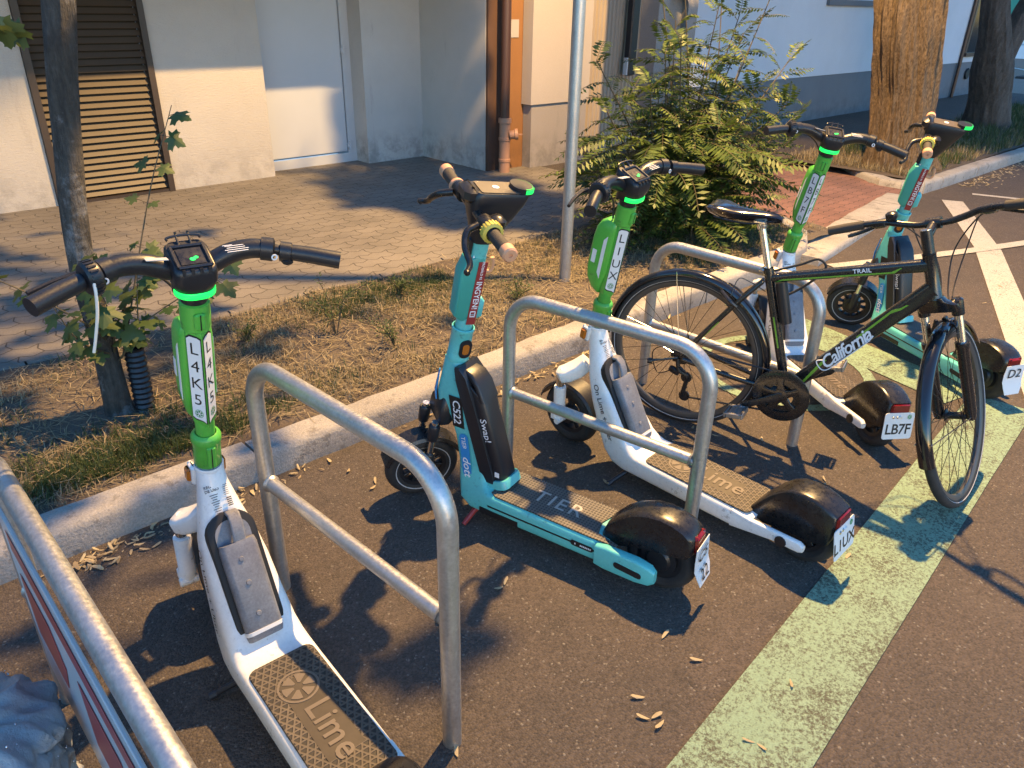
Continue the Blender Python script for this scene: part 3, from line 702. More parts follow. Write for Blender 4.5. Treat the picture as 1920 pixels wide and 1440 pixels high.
# tall shoots with leaf clumps added out of view to shade paving, alcove and pole
for x, y, z in ((-.5, .25, 3.7), (-.5, .7, 3.8), (.5, .35, 3.3)):
    P = catmull([(x*.2 + .35, y*.2 - .12, .0), (x*.6 + .32, y*.5, z*.5), (x, y, z)], 8); st.tube(P, [.006*(1 - .6*i/len(P)) for i in range(len(P))], 6)
shade_leaves = MB()
for k in range(32): leafclump(shade_leaves, (random.uniform(-.72, -.34) if k % 2 else random.uniform(-.46, -.18), random.uniform(-.3, .5) if k % 2 else random.uniform(.5, 1.05), random.uniform(3.2, 3.8)), (.20, .22, .16), 60, .07)
for _ in range(14): leafclump(shade_leaves, (random.uniform(.32, .72), random.uniform(.08, .32), random.uniform(2.7, 3.2)), (.18, .16, .14), 60, .07)
st.build('stems', M['stem'], bush, 60); lv.build('leaves', M['robinia'], bush, 0); shade_leaves.build('crown', M['robinia'], bush, 0)  # this crown is the unseen clumps added for their shadow

# thin twiggy weeds in the strip
def weed(x, y, h, n, label, seed):
    rw = random.Random(seed); e = empty('weed', label, 'weed', (x, y, soilz(x, y) - .01)); sb = MB(); lb = MB()
    for k in range(n):
        a = rw.uniform(0, 2*pi); L = h*rw.uniform(.6, 1.1); l = rw.uniform(.3, 1.0)
        P = catmull([(0, 0, 0), (cos(a)*L*l*.3, sin(a)*L*l*.3, L*.6), (cos(a)*L*l, sin(a)*L*l, L*rw.uniform(.75, 1.0))], 7); sb.tube(P, .0022, 4)
        for i in range(4, len(P)):
            for q in range(4):
                d = V((rw.uniform(-1, 1), rw.uniform(-1, 1), rw.uniform(-.3, 1))).normalized(); s = rw.uniform(.008, .02); p = P[i] + d*rw.uniform(0, .03); u = d.cross(V((0, 0, 1))).normalized()
                lb.add([p, p + d*s*.5 + u*s*.3, p + d*s, p + d*s*.5 - u*s*.3], [(0, 1, 2, 3)])
    sb.build('stems', M['stem'], e, 60); lb.build('leaves', M['grass'], e, 0)
weed(1.86, 3.28, .34, 6, 'twiggy weed with tiny leaves arching over the edging behind the first rack', 3)
weed(2.0, 2.95, .20, 6, 'low bushy weed in the middle of the dry grass', 5)
weed(2.45, 3.55, .16, 8, 'green clump of weed at the shaded edge of the pavement', 9)
weed(2.9, 3.0, .15, 7, 'leafy weed between the pole and the kerb', 21)
weed(1.45, 3.45, .13, 6, 'small dark weed close to the pavement edging left of the twiggy weed', 31)
weed(1.02, 3.0, .12, 5, 'small weed beside the young maple', 12)

# ------------------------------------------------------------------ grass and litter (uncountable)
def blades(name, n, sampler, hmin, hmax, wd, m, lie=.5, tuft=7):
    b = MB(); V_ = []; F_ = []
    for _ in range(n):
        c = sampler()
        if c is None: continue
        cx, cy = c
        for k in range(tuft):
            x = cx + random.gauss(0, .018); y = cy + random.gauss(0, .018); z = soilz(x, y) - .006 if x < 6.05 else .105
            a = random.uniform(0, 2*pi); h = random.uniform(hmin, hmax); l = random.uniform(.15, 1)*lie
            d = V((cos(a), sin(a), 0)); u = V((-sin(a), cos(a), 0))*wd*random.uniform(.6, 1.3); p0 = V((x, y, z))
            p1 = p0 + d*h*l*.45 + V((0, 0, h*.6*(1.1 - l*.6))); p2 = p0 + d*h*l*1.1 + V((0, 0, h*(1.02 - l*.8)))
            i = len(V_); V_ += [p0 - u, p0 + u, p1 + u*.7, p1 - u*.7, p2]; F_ += [(i, i+1, i+2, i+3), (i+3, i+2, i+4)]
    b.v = V_; b.f = F_; b.m = [0]*len(F_); o = b.build(name, m, None, 0); setp(o, {'dry_grass': 'dry yellow grass covering the strip behind the kerb', 'green_grass': 'green grass tufts along the kerb and around the trees', 'straw': 'loose straw and dry stalks lying on the strip'}.get(name, name), 'grass', None, 'stuff'); return o
def in_strip(x, y): return 2.6 < y < 3.88 and not ((x - .74)**2 + (y - 3.17)**2 < .012)
def s_dry():
    x = random.uniform(.05, 6.0); y = random.uniform(2.6, 3.88); q = mnoise.noise(V((x*1.7, y*1.7, 5))) + .25*mnoise.noise(V((x*6, y*6, 1)))
    dens = (.18 if x < 1.15 else .42) + q*1.9
    if x > 4.2 and random.random() < .4: return None
    return (x, y) if in_strip(x, y) and random.random() < dens else None
blades('dry_grass', 11500, s_dry, .02, .07, .0019, M['dry'], 1.25, 7)
def s_far():
    x = 8.6 + random.random()**1.6*8; y = random.uniform(2.95, 4.4)
    return (x, y)
blades('dry_grass', 1900, s_far, .05, .16, .003, M['dry'], .8, 6)
def s_green():
    r = random.random()
    if r < .36: x = random.gauss(.62, .35); y = 2.66 + abs(random.gauss(0, .14))
    elif r < .55: x = random.uniform(1.9, 2.9); y = random.gauss(3.6, .12)
    elif r < .70: x = random.uniform(4.3, 5.7); y = random.gauss(2.85, .2)
    else:
        x = random.uniform(.1, 5.9); y = random.uniform(2.62, 3.86)
        if mnoise.noise(V((x*2.6, y*2.6, 11))) < .05: return None
    return (x, y) if in_strip(x, y) else None
blades('green_grass', 3600, s_green, .025, .085, .0017, M['grass'], .8, 6)
def s_farg():
    x = random.uniform(9.2, 19); y = random.uniform(2.95, 4.4)
    return (x, y) if mnoise.noise(V((x, y, 2))) > -.25 else None
blades('green_grass', 2600, s_farg, .06, .22, .004, M['grass'], .6, 6)
b = MB()
for _ in range(7000):
    x = random.uniform(.1, 5.6); y = random.uniform(2.6, 3.88)
    if not in_strip(x, y): continue
    a = random.uniform(0, 2*pi); L = random.uniform(.03, .13); z = soilz(x, y) + random.uniform(.004, .03); d = V((cos(a), sin(a), random.uniform(-.12, .12)))*L; u = V((-sin(a), cos(a), 0))*.0018
    p = V((x, y, z)); k = V((random.uniform(-1, 1), random.uniform(-1, 1), 0))*L*.12
    b.add([p - u, p + u, p + d*.5 + u + k, p + d*.5 - u + k, p + d], [(0, 1, 2, 3), (3, 2, 4)])
setp(b.build('straw', M['dry'], None, 0), 'loose straw and dry stalks lying on the strip', 'straw', None, 'stuff')

def seedleaf(b, p, a, s, lift=.0):
    d = V((cos(a), sin(a), 0)); u = V((-sin(a), cos(a), 0)); p = V(p)
    pr_ = [(0, .0), (.25, .13), (.6, .19), (.9, .12), (1, 0), (.85, -.10), (.5, -.08), (.2, -.06)]
    vs = [p + d*x*s + u*y*s + V((0, 0, .002 + lift*s*(x - .3)**2 + .10*s*abs(y)*3*random.uniform(.3, 1))) for x, y in pr_]
    b.add(vs, [tuple(range(8))])
b = MB()
for _ in range(210):
    r = random.random()
    if r < .40: x = random.gauss(.42, .12); y = 2.40 - abs(random.gauss(0, .045))
    elif r < .60: x = random.gauss(.98, .16); y = 2.41 - abs(random.gauss(0, .04))
    elif r < .85: x = random.gauss(2.6, .3); y = 2.41 - abs(random.gauss(0, .05))
    else: x = random.uniform(.2, 4.6); y = 2.415 - abs(random.gauss(0, .03))
    seedleaf(b, (x, y, random.uniform(0, .012)), random.uniform(0, 2*pi), random.choice((.014, .02, .028, .036, .048))*random.uniform(.8, 1.2), random.uniform(-.3, .8))
for _ in range(420):
    x = random.uniform(9.2, 13); y = 2.70 - abs(random.gauss(0, .10)); seedleaf(b, (x, y, .0), random.uniform(0, 2*pi), random.uniform(.03, .06), .4)
setp(b.build('leaf_litter', M['deadleaf'], None, 0), 'dry leaves and seeds drifted against the kerb', 'litter', None, 'stuff')
# single maple seeds on the asphalt
def seed_obj(x, y, s, a, two):
    b = MB(); seedleaf(b, (0, 0, 0), 0, s, .3)
    if two: seedleaf(b, (-.004, 0, 0), 2.4, s*.95, .3)
    o = b.build('fallen_seed', M['deadleaf'], None, 0); q_ = random.uniform(.72, 1.05); o.scale = (q_, q_*random.uniform(.8, 1.3), 1); o.location = (x, y, .003); o.rotation_euler = (0, 0, a)
    setp(o, 'dry winged maple seed lying loose on the brown asphalt', 'seed', 'maple seeds scattered on the asphalt')
for x, y, s, two in [(1.294, 1.366, 0.045, 1), (1.509, 0.756, 0.045, 0), (1.281, 0.787, 0.045, 0), (1.237, 0.734, 0.045, 1), (1.26, 0.709, 0.045, 0), (1.376, 0.51, 0.045, 1), (0.789, 0.988, 0.045, 0), (1.632, 0.554, 0.045, 0), (2.251, 0.685, 0.045, 0), (2.65, 0.955, 0.045, 1), (1.294, 2.277, 0.045, 0), (1.31, 2.114, 0.045, 1), (2.636, 1.432, 0.045, 0), (2.737, 1.284, 0.045, 0), (5.77, 1.925, 0.045, 0), (5.834, 1.27, 0.045, 0), (2.626, 1.564, 0.045, 0), (1.676, 2.272, 0.045, 0), (1.998, 1.555, 0.045, 0), (1.711, 2.28, 0.045, 0), (0.531, 2.295, 0.045, 1), (1.486, 0.886, 0.045, 0), (5.374, 1.257, 0.045, 0), (2.119, 2.30, 0.045, 0)]: seed_obj(x, y, s, random.uniform(0, 6.28), two)

# ------------------------------------------------------------------ bike racks
def rack_mesh(L=.80, r=.0242, h=.80):
    b = MB(); R_ = .13
    pts = [(0, -L/2, -.25), (0, -L/2, .2), (0, -L/2, h - R_)]
    for k in range(1, 9): a = pi/2*k/9; pts.append((0, -L/2 + R_*(1 - cos(a)), h - R_ + R_*sin(a)))
    pts += [(0, -L/2 + R_, h), (0, L/2 - R_, h)]
    for k in range(1, 9): a = pi/2*k/9; pts.append((0, L/2 - R_ + R_*sin(a), h - R_ + R_*cos(a)))
    pts += [(0, L/2, h - R_), (0, L/2, .2), (0, L/2, -.25)]
    b.tube(pts, r, 24)
    rail = MB(); rail.tube([(0, -L/2 + .012, .405), (0, L/2 - .012, .405)], .0205, 20)
    for s in (-1, 1): rail.lathe([(.027, 0), (.0215, .010)], (0, s*(L/2 - .022), .405), (0, -s, 0), 20)
    return b, rail
RK = {}
def rack(x, y, yaw, dz, label, own=None):
    e = empty('bike_rack', label, 'bike rack', (x, y, dz), 'bike racks set in a row along the kerb'); e.rotation_euler = (0, 0, yaw)
    if own:
        a, b = rack_mesh(*own); a.build('hoop', M['steel'], e, 50); b.build('rail', M['steel'], e, 50)
    elif not RK:
        a, b = rack_mesh(); o = a.build('hoop', M['steel'], e, 50); q = b.build('rail', M['steel'], e, 50); RK['hoop'] = o.data; RK['rail'] = q.data
    else:
        for k in ('hoop', 'rail'): link(k, RK[k], e)
    return e
rack(.142, 1.22, 0, -.015, 'nearest steel bike rack with a striped panel inside it, at the lower left', (1.2, .0205))
rack(.79, 1.435, rad(3), 0, 'empty steel bike rack between the two nearest scooters')
rack(1.86, 1.50, rad(9), -.075, 'steel bike rack in front of the bicycle rear wheel')
rack(2.815, 1.595, rad(1), -.085, 'steel bike rack behind the bicycle frame')

# ------------------------------------------------------------------ scooter helpers
def sidering(F, Rr, w, rad_=.02):
    F = V((F[0], 0, F[1])); Rr = V((Rr[0], 0, Rr[1])); c = (F + Rr)/2; u = (F - Rr); hw = u.length/2; u.normalize()
    return rrect(c, u, V((0, 1, 0)), hw, w/2, min(rad_, hw*.8))
def wheel(b_t, b_r, c, R, w, rin, spokes=5, hubw=.05, sw=.014, line=None):
    """tyre and rim around the y axis"""
    prof = []
    for k in range(13):
        a = pi*k/12; prof.append((R - w*.45*(1 - sin(a)), -w/2*cos(a)))
    prof = [(rin, -w*.36)] + prof + [(rin, w*.36)]
    b_t.lathe(prof, c, (0, 1, 0), 44)
    b_r.lathe([(rin + .002, -w*.34), (rin - .014, -w*.30), (rin - .017, 0), (rin - .014, w*.30), (rin + .002, w*.34)], c, (0, 1, 0), 40)
    b_r.lathe([(.0, -hubw/2 - .004), (.035, -hubw/2 - .004), (.042, -hubw/2 + .004), (.042, hubw/2 - .004), (.035, hubw/2 + .004), (.0, hubw/2 + .004)], c, (0, 1, 0), 24)
    for k in range(spokes):
        a = 2*pi*k/spokes + .3; d = V((cos(a), 0, sin(a))); t = V((-sin(a), 0, cos(a)))
        rings = [rrect(V(c) + d*r_, t, V((0, 1, 0)), h_, w_, .004) for r_, h_, w_ in ((.03, sw*1.1, .018), (rin*.6, sw*.8, .013), (rin - .01, sw*1.0, .016))]
        b_r.loft(rings)
    if line:
        for s in (-1, 1): line.lathe([(rin + .012, s*w*.452), (rin + .0155, s*w*.468)], c, (0, 1, 0), 48)

class Kit:
    """builds each part once, then reuses its mesh for the next thing of the kind"""
    def __init__(s): s.me = {}
    def part(s, key, name, parent, fn, m, T=None, ang=35):
        if key not in s.me:
            o = fn().build(name, m, parent, ang); s.me[key] = o.data
        else: o = link(name, s.me[key], parent)
        if T is not None: o.matrix_basis = T
        return o
def steer_matrix(A, a, d): return Matrix.Translation(A) @ Matrix.Rotation(d, 4, a) @ Matrix.Translation(-A)
def pose(x, y, yaw, lean_left, z=0): return Matrix.Translation((x, y, z)) @ Matrix.Rotation(yaw, 4, 'Z') @ Matrix.Rotation(-lean_left, 4, 'X')

# ------------------------------------------------------------------ white and green scooter
LK = Kit()
La = V((-.225, 0, .974)).normalized(); LN = V((.925, 0, .575)); Ly = V((0, 1, 0)); Lf = Ly.cross(La).normalized()   # axis, neck, left, forward across the axis
def la(t, f=0, l=0): return LN + La*t + Lf*f + Ly*l
def l_frame():
    b = MB()
    secs = [((.957, .586), (.893, .572), .066, .03), ((.950, .535), (.880, .52), .076, .03), ((.935, .46), (.855, .455), .108, .03), ((.915, .38), (.825, .395), .145, .03), ((.89, .30), (.787, .335), .166, .03), ((.85, .20), (.737, .245), .181, .03), ((.805, .11), (.69, .175), .194, .028), ((.76, .072), (.662, .150), .202, .024), ((.70, .060), (.64, .1415), .205, .02), ((.58, .060), (.575, .140), .205, .02), ((.40, .060), (.40, .138), .205, .02), ((.19, .062), (.18, .135), .204, .02), ((.155, .072), (.145, .128), .188, .02)]
    b.loft([sidering(F, R_, w, r) for F, R_, w, r in secs])
    for s in (-1, 1):
        rings = []
        for x, z, hh, y in ((.22, .099, .036, .0905), (.15, .103, .027, .0915), (.06, .112, .021, .091), (-.03, .114, .0205, .090), (-.045, .113, .012, .090)):
            rings.append(rrect((x, s*y, z), V((0, 1, 0)), V((0, 0, 1)), .0105, hh, .008))
        b.loft(rings)
    b.lathe([(.036, 0), (.037, .006), (.034, .012)], la(-.004), La, 28)
    return b
def l_mat():
    b = MB()
    for z0, z1, q in ((.1405, .1435, 0),):
        o = rrect((.385, 0, 0), V((1, 0, 0)), Ly, .222, .089, .022, 4)
        b.loft([[p + V((0, 0, .1385 + (p.x - .2)*.006)) for p in o], [V((.385 + (p.x-.385)*.992, p.y*.98, .1425 + (p.x - .2)*.006)) for p in o]])
    return b
def lime_logo(b, o, ux, uy, n, r, hgt=.0, seg=6, mi=0):
    o, ux, uy, n = V(o), V(ux), V(uy), V(n)
    N = 30
    ring = lambda q, z: [o + ux*cos(2*pi*k/N)*q + uy*sin(2*pi*k/N)*q + n*z for k in range(N)]
    b.loft([ring(r, 0), ring(r, hgt), ring(r*.89, hgt), ring(r*.89, 0)], False, mi)
    for s in range(seg):
        a0 = 2*pi*s/seg + .16; a1 = 2*pi*(s+1)/seg - .16
        pts = [(r*.24, (a0+a1)/2 - .25), (r*.24, (a0+a1)/2 + .25)] + [(r*.78, a1 - (a1-a0)*k/6) for k in range(7)]
        poly = [o + (ux*cos(a) + uy*sin(a))*q for q, a in pts]
        b.loft([poly, [p + n*hgt for p in poly]], True, mi)
def l_matlogo():
    b = MB(); z = .1434
    lime_logo(b, (.488, .004, z), (-1, 0, 0), (0, -1, 0), (0, 0, 1), .052, .0022)
    put_text(b, 'Lime', (.328, -.004, z + .0018), (-1, 0, 0), (0, 0, 1), .092, bold=.012, space=1.05)
    return b
nB = V((-.884, 0, .468)); dB = V((-.468, 0, -.884))
def rear(s, n=0, y=0): return V((.863, y, .486)) + dB*s + nB*n      # point on the sloping rear face of the body
def l_bay():
    b = MB(); o = rrect(rear(.205), -dB, Ly, .182, .064, .058, 6)
    b.loft([[p - nB*.02 for p in o], [p + nB*.004 for p in o], [rear(.205) + (p - rear(.205))*.965 + nB*.006 for p in o]]); return b
def l_bat():
    b = MB(); rings = []
    for s, hw, n0, n1 in ((.375, .040, .0, .010), (.370, .047, -.004, .026), (.355, .049, -.004, .033), (.12, .049, -.004, .036), (.105, .046, -.004, .034)):
        rings.append(rrect(rear(s, (n0+n1)/2), Ly, nB, hw, (n1-n0)/2, .014))
    b.loft(rings)
    # pale foot band and three moulded slots down the middle
    for s in (.15, .215, .30): b.lathe([(.0, .003), (.006, .0025), (.0075, 0)], rear(s, .0355, .006), nB, 14)
    return b
def l_handle():
    b = MB()
    P = catmull([rear(.125, .022, .024), rear(.075, .034, .018), rear(.055, .036, -.004), rear(.065, .034, -.026), rear(.115, .028, -.031)], 5)
    P = [rear(.125, .018, -.006), rear(.085, .030, -.008), rear(.055, .032, -.010), rear(.035, .022, -.012), rear(.028, .004, -.012)]
    rings = []
    for i, p in enumerate(P):
        t = (P[min(i+1, 4)] - P[max(i-1, 0)]).normalized(); q = t.cross(Ly); rings.append(rrect(p, Ly, q, .0165, .006, .005))
    b.loft(rings)
    return b
def l_handside():
    b = MB(); o = rrect(rear(.095), -dB, Ly, .05, .046, .040, 5)
    b.loft([[p - nB*.004 for p in o], [p + nB*.0085 for p in o]]); return b
def l_batfoot():
    b = MB(); rings = []
    for s, hw, n1 in ((.352, .0500, .0345), (.342, .0502, .0347)): rings.append(rrect(rear(s, n1/2), Ly, nB, hw, n1/2 + .0006, .014))
    b.loft(rings); return b
def l_print():
    b = MB()   # rules text and bar code on the upper body
    A0 = V((.873, 0, .505)); rr_ = lambda s_, n, y: A0 + dB*s_ + nB*n + Ly*y
    put_text(b, 'REGLAS', rr_(-.030, .0022, .016), (0, -1, 0), nB, .0105, bold=.02); put_text(b, 'DE USO', rr_(-.019, .0022, .016), (0, -1, 0), nB, .0105, bold=.02)
    for k in range(10): b.box(rr_(-.006 + k*.0062, .0014, .015), (.0016, .022 - .005*(k % 3), .0006), Matrix((-dB, Ly, nB)).transposed())
    for k in range(5): b.box(rr_(.012 + k*.0052, .0014, -.020), (.0026, .013, .0006), Matrix((-dB, Ly, nB)).transposed())
    for k in range(6): b.box(rr_(-.024 + k*.0052, .0014, -.018), (.0012, .014, .0006), Matrix((-dB, Ly, nB)).transposed())
    return b
def l_sidetext(s):
    def f():
        b = MB()
        A = V((.872, s*.0735, .392)); B = V((.750, s*.0970, .148)); d = (B - A).normalized(); n = d.cross(V((.87, 0, -.45))).normalized()
        if n.y*s < 0: n = -n
        put_text(b, 'On Lime + Uber', (A + B)/2 + n*.0042, d if s > 0 else -d, n, .034, bold=.004); return b
    return f
def l_rwheel_t():
    t = MB(); r = MB(); wheel(t, r, (0, 0, .12), .12, .066, .075, 5, .06); return t
def l_rwheel_r():
    t = MB(); r = MB(); wheel(t, r, (0, 0, .12), .12, .066, .075, 5, .06)
    for s in (-1, 1): r.lathe([(.02, 0), (.02, .006), (.0, .008)], (.03, s*.100, .108), (0, s, 0), 14)
    return r
def archloft(outline, w, e=.010, k=.93):
    b = MB(); c = V((sum(p[0] for p in outline)/len(outline), 0, sum(p[1] for p in outline)/len(outline))); rings = []
    for y, q in ((-w/2, k), (-w/2 + e*.35, k + (1-k)*.65), (-w/2 + e, 1), (w/2 - e, 1), (w/2 - e*.35, k + (1-k)*.65), (w/2, k)):
        rings.append([c + (V((p[0], 0, p[1])) - c)*q + V((0, y, 0)) for p in outline])
    return b.loft(rings)
def l_fender():
    o = [(.190, .128), (.166, .16), (.140, .197), (.112, .231), (.082, .26), (.045, .281), (0, .287), (-.04, .284), (-.075, .272), (-.112, .252), (-.112, .20), (-.108, .16), (-.098, .13), (-.06, .118), (0, .112), (.07, .104), (.13, .10), (.17, .11)]
    return archloft(o, .106, .014, .93)
def l_tail():
    b = MB(); b.box((-.112, 0, .225), (.016, .085, .05), Matrix.Rotation(rad(4), 3, 'Y'), .006); return b
def l_plate():
    b = MB(); o = rrect((-.128, 0, .157), Ly, V((.16, 0, .987)), .069, .057, .010, 3); n = V((-.987, 0, .16))
    b.loft([o, [p + n*.0025 for p in o]]); b.tube([(-.127, 0, .19), (-.10, 0, .20)], .012, 8); return b
def plate_txt(rows, code_size, top):
    b = MB(); n = V((-.987, 0, .16)); u = V((.16, 0, .987)); o = V((-.128, 0, .157)) + n*.0029
    for txt, dz in rows: put_text(b, txt, o + u*dz, (0, -1, 0), n, code_size, bold=.018, space=.95)
    if top:
        for y in (-.02, .0): b.lathe([(.007, 0), (.006, .002), (0, .0028)], o + u*.038 + Ly*(-y + .012), n, 10, 1)
        lime_logo(b, o + u*.038 - Ly*.045, (0, -1, 0), u, n, .010, .0006, 6, 2)
    return b
def l_stem():
    b = MB(); b.tube([la(.10), la(.25), la(.45)], .0235, 28); return b
def l_collar():
    b = MB(); b.lathe([(.032, .012), (.0345, .016), (.034, .06), (.0345, .085), (.037, .09), (.037, .105), (.033, .112), (.026, .116)], LN, La, 30)
    b.box(la(.055, -.036), (.012, .022, .07), Matrix((Lf, Ly, La)).transposed(), .003)
    return b
def l_collar2():
    b = MB(); b.lathe([(.025, .43), (.0325, .437), (.0335, .47), (.033, .503), (.026, .507)], LN, La, 30)
    b.box(la(.468, -.033), (.014, .026, .042), Matrix((Lf, Ly, La)).transposed(), .004)
    return b
def l_collar_mark(t, f, L):
    def g(): return MB().box(la(t, f), (.0012, .0025, L), Matrix((Lf, Ly, La)).transposed())
    return g
def l_pod():
    b = MB(); rings = []
    for t, f0, f1, w in ((.145, .02, .040, .020), (.165, .015, .062, .032), (.20, .01, .082, .038), (.24, .0, .088, .040), (.36, .0, .088, .040), (.40, .0, .082, .039), (.425, .0, .07, .036), (.437, .005, .055, .028)):
        rings.append(rrect(la(t, (f0+f1)/2), Lf, Ly, (f1-f0)/2, w, .016))
    b.loft(rings); return b
def l_podstripe():
    b = MB()
    for s in (-1, 1):
        o = [la(t, f, s*(.0402)) for t, f in ((.215, .020), (.235, .034), (.365, .034), (.385, .020))]
        b.loft([o, [p + Ly*s*.0015 for p in o]])
    return b
def l_podlabel():
    b = MB(); o = rrect(la(.29, .062, .0405), La, Lf, .026, .009, .002); b.loft([o, [p + Ly*.001 for p in o]]); return b
def cyl(r, phi, t): return la(t, -r*cos(phi), -r*sin(phi))          # phi 0 = rear, positive towards the right
def l_shroud():
    b = MB(); rings = []
    for t, q in ((.150, .80), (.166, 1.0), (.428, 1.0), (.444, .80)):
        rings.append([la(t, f*q, l*q) for f, l in ((-.0345, .0), (-.0325, -.0035), (-.008, -.0275), (.004, -.0275), (.022, -.018), (.022, .018), (.004, .0275), (-.008, .0275), (-.0325, .0035))])
    return b.loft(rings)
LD = (V((-.030, 0, -.0305))).normalized()     # along a facet from the ridge outwards (f, -, l)
def facet(sg, x, t, up_=0.0):
    """x from the ridge outwards, sg +1 left facet, -1 right facet"""
    f = -.0340 + .0262*x/.0405; l = .0024 + .0252*x/.0405; return la(t, f - .70*up_, sg*(l + .71*up_))
def l_label():
    b = MB()
    for sg in (-1, 1):
        o = [(.0010, .170), (.010, .175), (.030, .178), (.0388, .184), (.0388, .416), (.030, .422), (.010, .421), (.0010, .417)]
        b.loft([[facet(sg, x, t, .0012) for x, t in o], [facet(sg, x, t, .0018) for x, t in o]])
    return b
def l_labeledge():
    b = MB()
    for sg in (-1, 1):
        o = [(-.0012, .166), (.010, .171), (.031, .173), (.0402, .180), (.0402, .420), (.031, .427), (.010, .425), (-.0012, .421)]
        b.loft([[facet(sg, x, t, .0006) for x, t in o], [facet(sg, x, t, .0010) for x, t in o]])
    return b
def l_code(code):
    b = MB()
    for sg in (-1, 1):
        for k, ch in enumerate(code):
            put_text(b, ch, None, None, None, .046, fmap=lambda x, y, k=k: facet(sg, .0200 - sg*x*1.1, .388 - k*.050 + y, .0022), bold=0.0)
    return b
def l_code_logo():
    b = MB()
    for sg in (-1, 1):
        lg = MB(); lime_logo(lg, (0, 0, 0), (1, 0, 0), (0, 1, 0), (0, 0, 1), .0125)
        b.add([facet(sg, .0200 + p.x, .196 + p.y, .0022) for p in lg.v], lg.f)
    return b
def l_neck():
    b = MB(); b.lathe([(.026, .50), (.030, .512), (.030, .522), (.040, .530), (.041, .533)], LN, La, 30); return b
def headring(t, q=1.0, dz=0): return rrect(la(t, -.002), Lf, Ly, .046*q, .0435*q, .036*q, 6)
def l_ring():
    b = MB(); rings = []
    for q, t in ((.985, .533), (1.02, .535), (1.02, .547), (.985, .549)):
        o = headring(t, q); o = [p for p in o if (p - LN).dot(Lf) < .004]; o.sort(key=lambda p: (p - LN).dot(Ly)); rings.append(o)
    b.loft(rings, False, 0, False); return b
def l_display():
    b = MB(); rings = [headring(.528, .80), headring(.531, .97), headring(.551, .97), headring(.553, 1.0)]
    for t, f0, f1, w in ((.572, -.049, .052, .045), (.600, -.049, .050, .046), (.612, -.047, .050, .045), (.617, -.043, .047, .041)):
        rings.append(rrect(la(t, (f0+f1)/2), Lf, Ly, (f1-f0)/2, w, .018, 6))
    for r in rings:
        for p in r:
            f = (p - LN).dot(Lf); t = (p - LN).dot(La)
            if t > .575: p += La*(f*.26*min(1, (t - .575)/.040))
    b.loft(rings); return b
def dtop(f, y, up_=.0): return la(.617 + f*.26 + up_, f, y)
def l_screen():
    b = MB(); o = [dtop(f, y, .0012) for f, y in ((-.028, -.026), (-.028, .026), (.020, .026), (.020, -.026))]; b.loft([o, [p + La*.001 for p in o]]); return b
def l_screenmark():
    b = MB()
    for cy, cf, q in ((-.001, -.014, .0062), (-.009, -.010, .005)): b.add([dtop(cf + q*.8*sin(a), cy + q*cos(a), .003) for a in [2*pi*k/12 for k in range(12)]], [tuple(range(12))])
    return b
def l_clip():
    b = MB(); g = lambda f, y, u_=.0: dtop(f, y, .006 + u_)
    b.tube(catmull([g(.044, -.034), g(.049, -.034, .002), g(.052, -.014, .003), g(.052, .014, .003), g(.049, .034, .002), g(.044, .034)], 3), .0028, 7)
    for y in (-.013, .013): b.tube([g(.034, y, -.008), g(.046, y), g(.056, y, .003), g(.058, y, .008)], .0028, 7)
    # raised frame round the screen and the claws at its rear edge
    fr = [(-.036, -.034), (-.036, .034), (.028, .034), (.028, -.034), (-.036, -.034)]
    for p, q in zip(fr, fr[1:]): b.tube([dtop(*p, .002), dtop(*q, .002)], .0045, 6)
    for y in (-.027, -.009, .009, .027): b.box(dtop(-.042, y, -.004), (.012, .007, .012))
    return b
BAR = [(.012, 0, .570), (.016, .045, .582), (.018, .09, .600), (.014, .135, .607), (.002, .172, .606)]
def l_bar():
    b = MB()
    for s in (-1, 1):
        P = catmull([la(t, f, l*s) for f, l, t in BAR], 6); N = len(P); b.tube(P, [.0235 - .0025*abs(i/(N-1) - .4) for i in range(N)], 18)
        P2 = [la(t, f, l*s) for f, l, t in ((.002, .172, .606), (-.012, .205, .604), (-.018, .22, .603))]; b.tube(P2, .0125, 14)
        e = la(.606, .002, .172*s); d = (la(.604, -.012, .205*s) - e).normalized()
        b.lathe([(.018, -.018), (.0265, -.016), (.027, .010), (.020, .014)], e, d, 22)         # clamp
    return b
def l_grip(s):
    def f():
        b = MB(); P = [la(t, f, l*s) for f, l, t in ((-.020, .218, .602), (-.038, .255, .599), (-.072, .315, .593))]
        b.tube(P, [.0185, .0195, .020], 18); return b
    return f
def l_bell():
    b = MB(); e = la(.604, -.012, .197); d = (la(.603, -.018, .22) - e).normalized()
    b.lathe([(.014, -.016), (.031, -.014), (.035, -.008), (.035, .010), (.030, .015), (.014, .016)], e, d, 24)
    for k in range(22):
        a = 2*pi*k/22; u = d.cross(La).normalized(); w = d.cross(u); b.box(e + (u*cos(a) + w*sin(a))*.035, (.004, .004, .016), Matrix((u*cos(a) + w*sin(a), -u*sin(a) + w*cos(a), d)).transposed())
    return b
def l_throttle():
    b = MB(); e = la(.603, -.015, -.206); d = (la(.602, -.020, -.218) - la(.606, .002, -.172)).normalized(); b.lathe([(.014, -.014), (.0225, -.012), (.0225, .012), (.016, .014)], e, d, 20)
    b.box(e - La*.018 - Lf*.008, (.026, .024, .018), Matrix((Lf, Ly, La)).transposed(), .005); return b
def l_lever(s):
    def f():
        b = MB(); P = catmull([la(.595, .02, s*.18), la(.585, .045, s*.205), la(.578, .035, s*.26), la(.572, .015, s*.31)], 5); N = len(P)
        b.tube(P, [.0085 - .003*i/N for i in range(N)], 9); return b
    return f
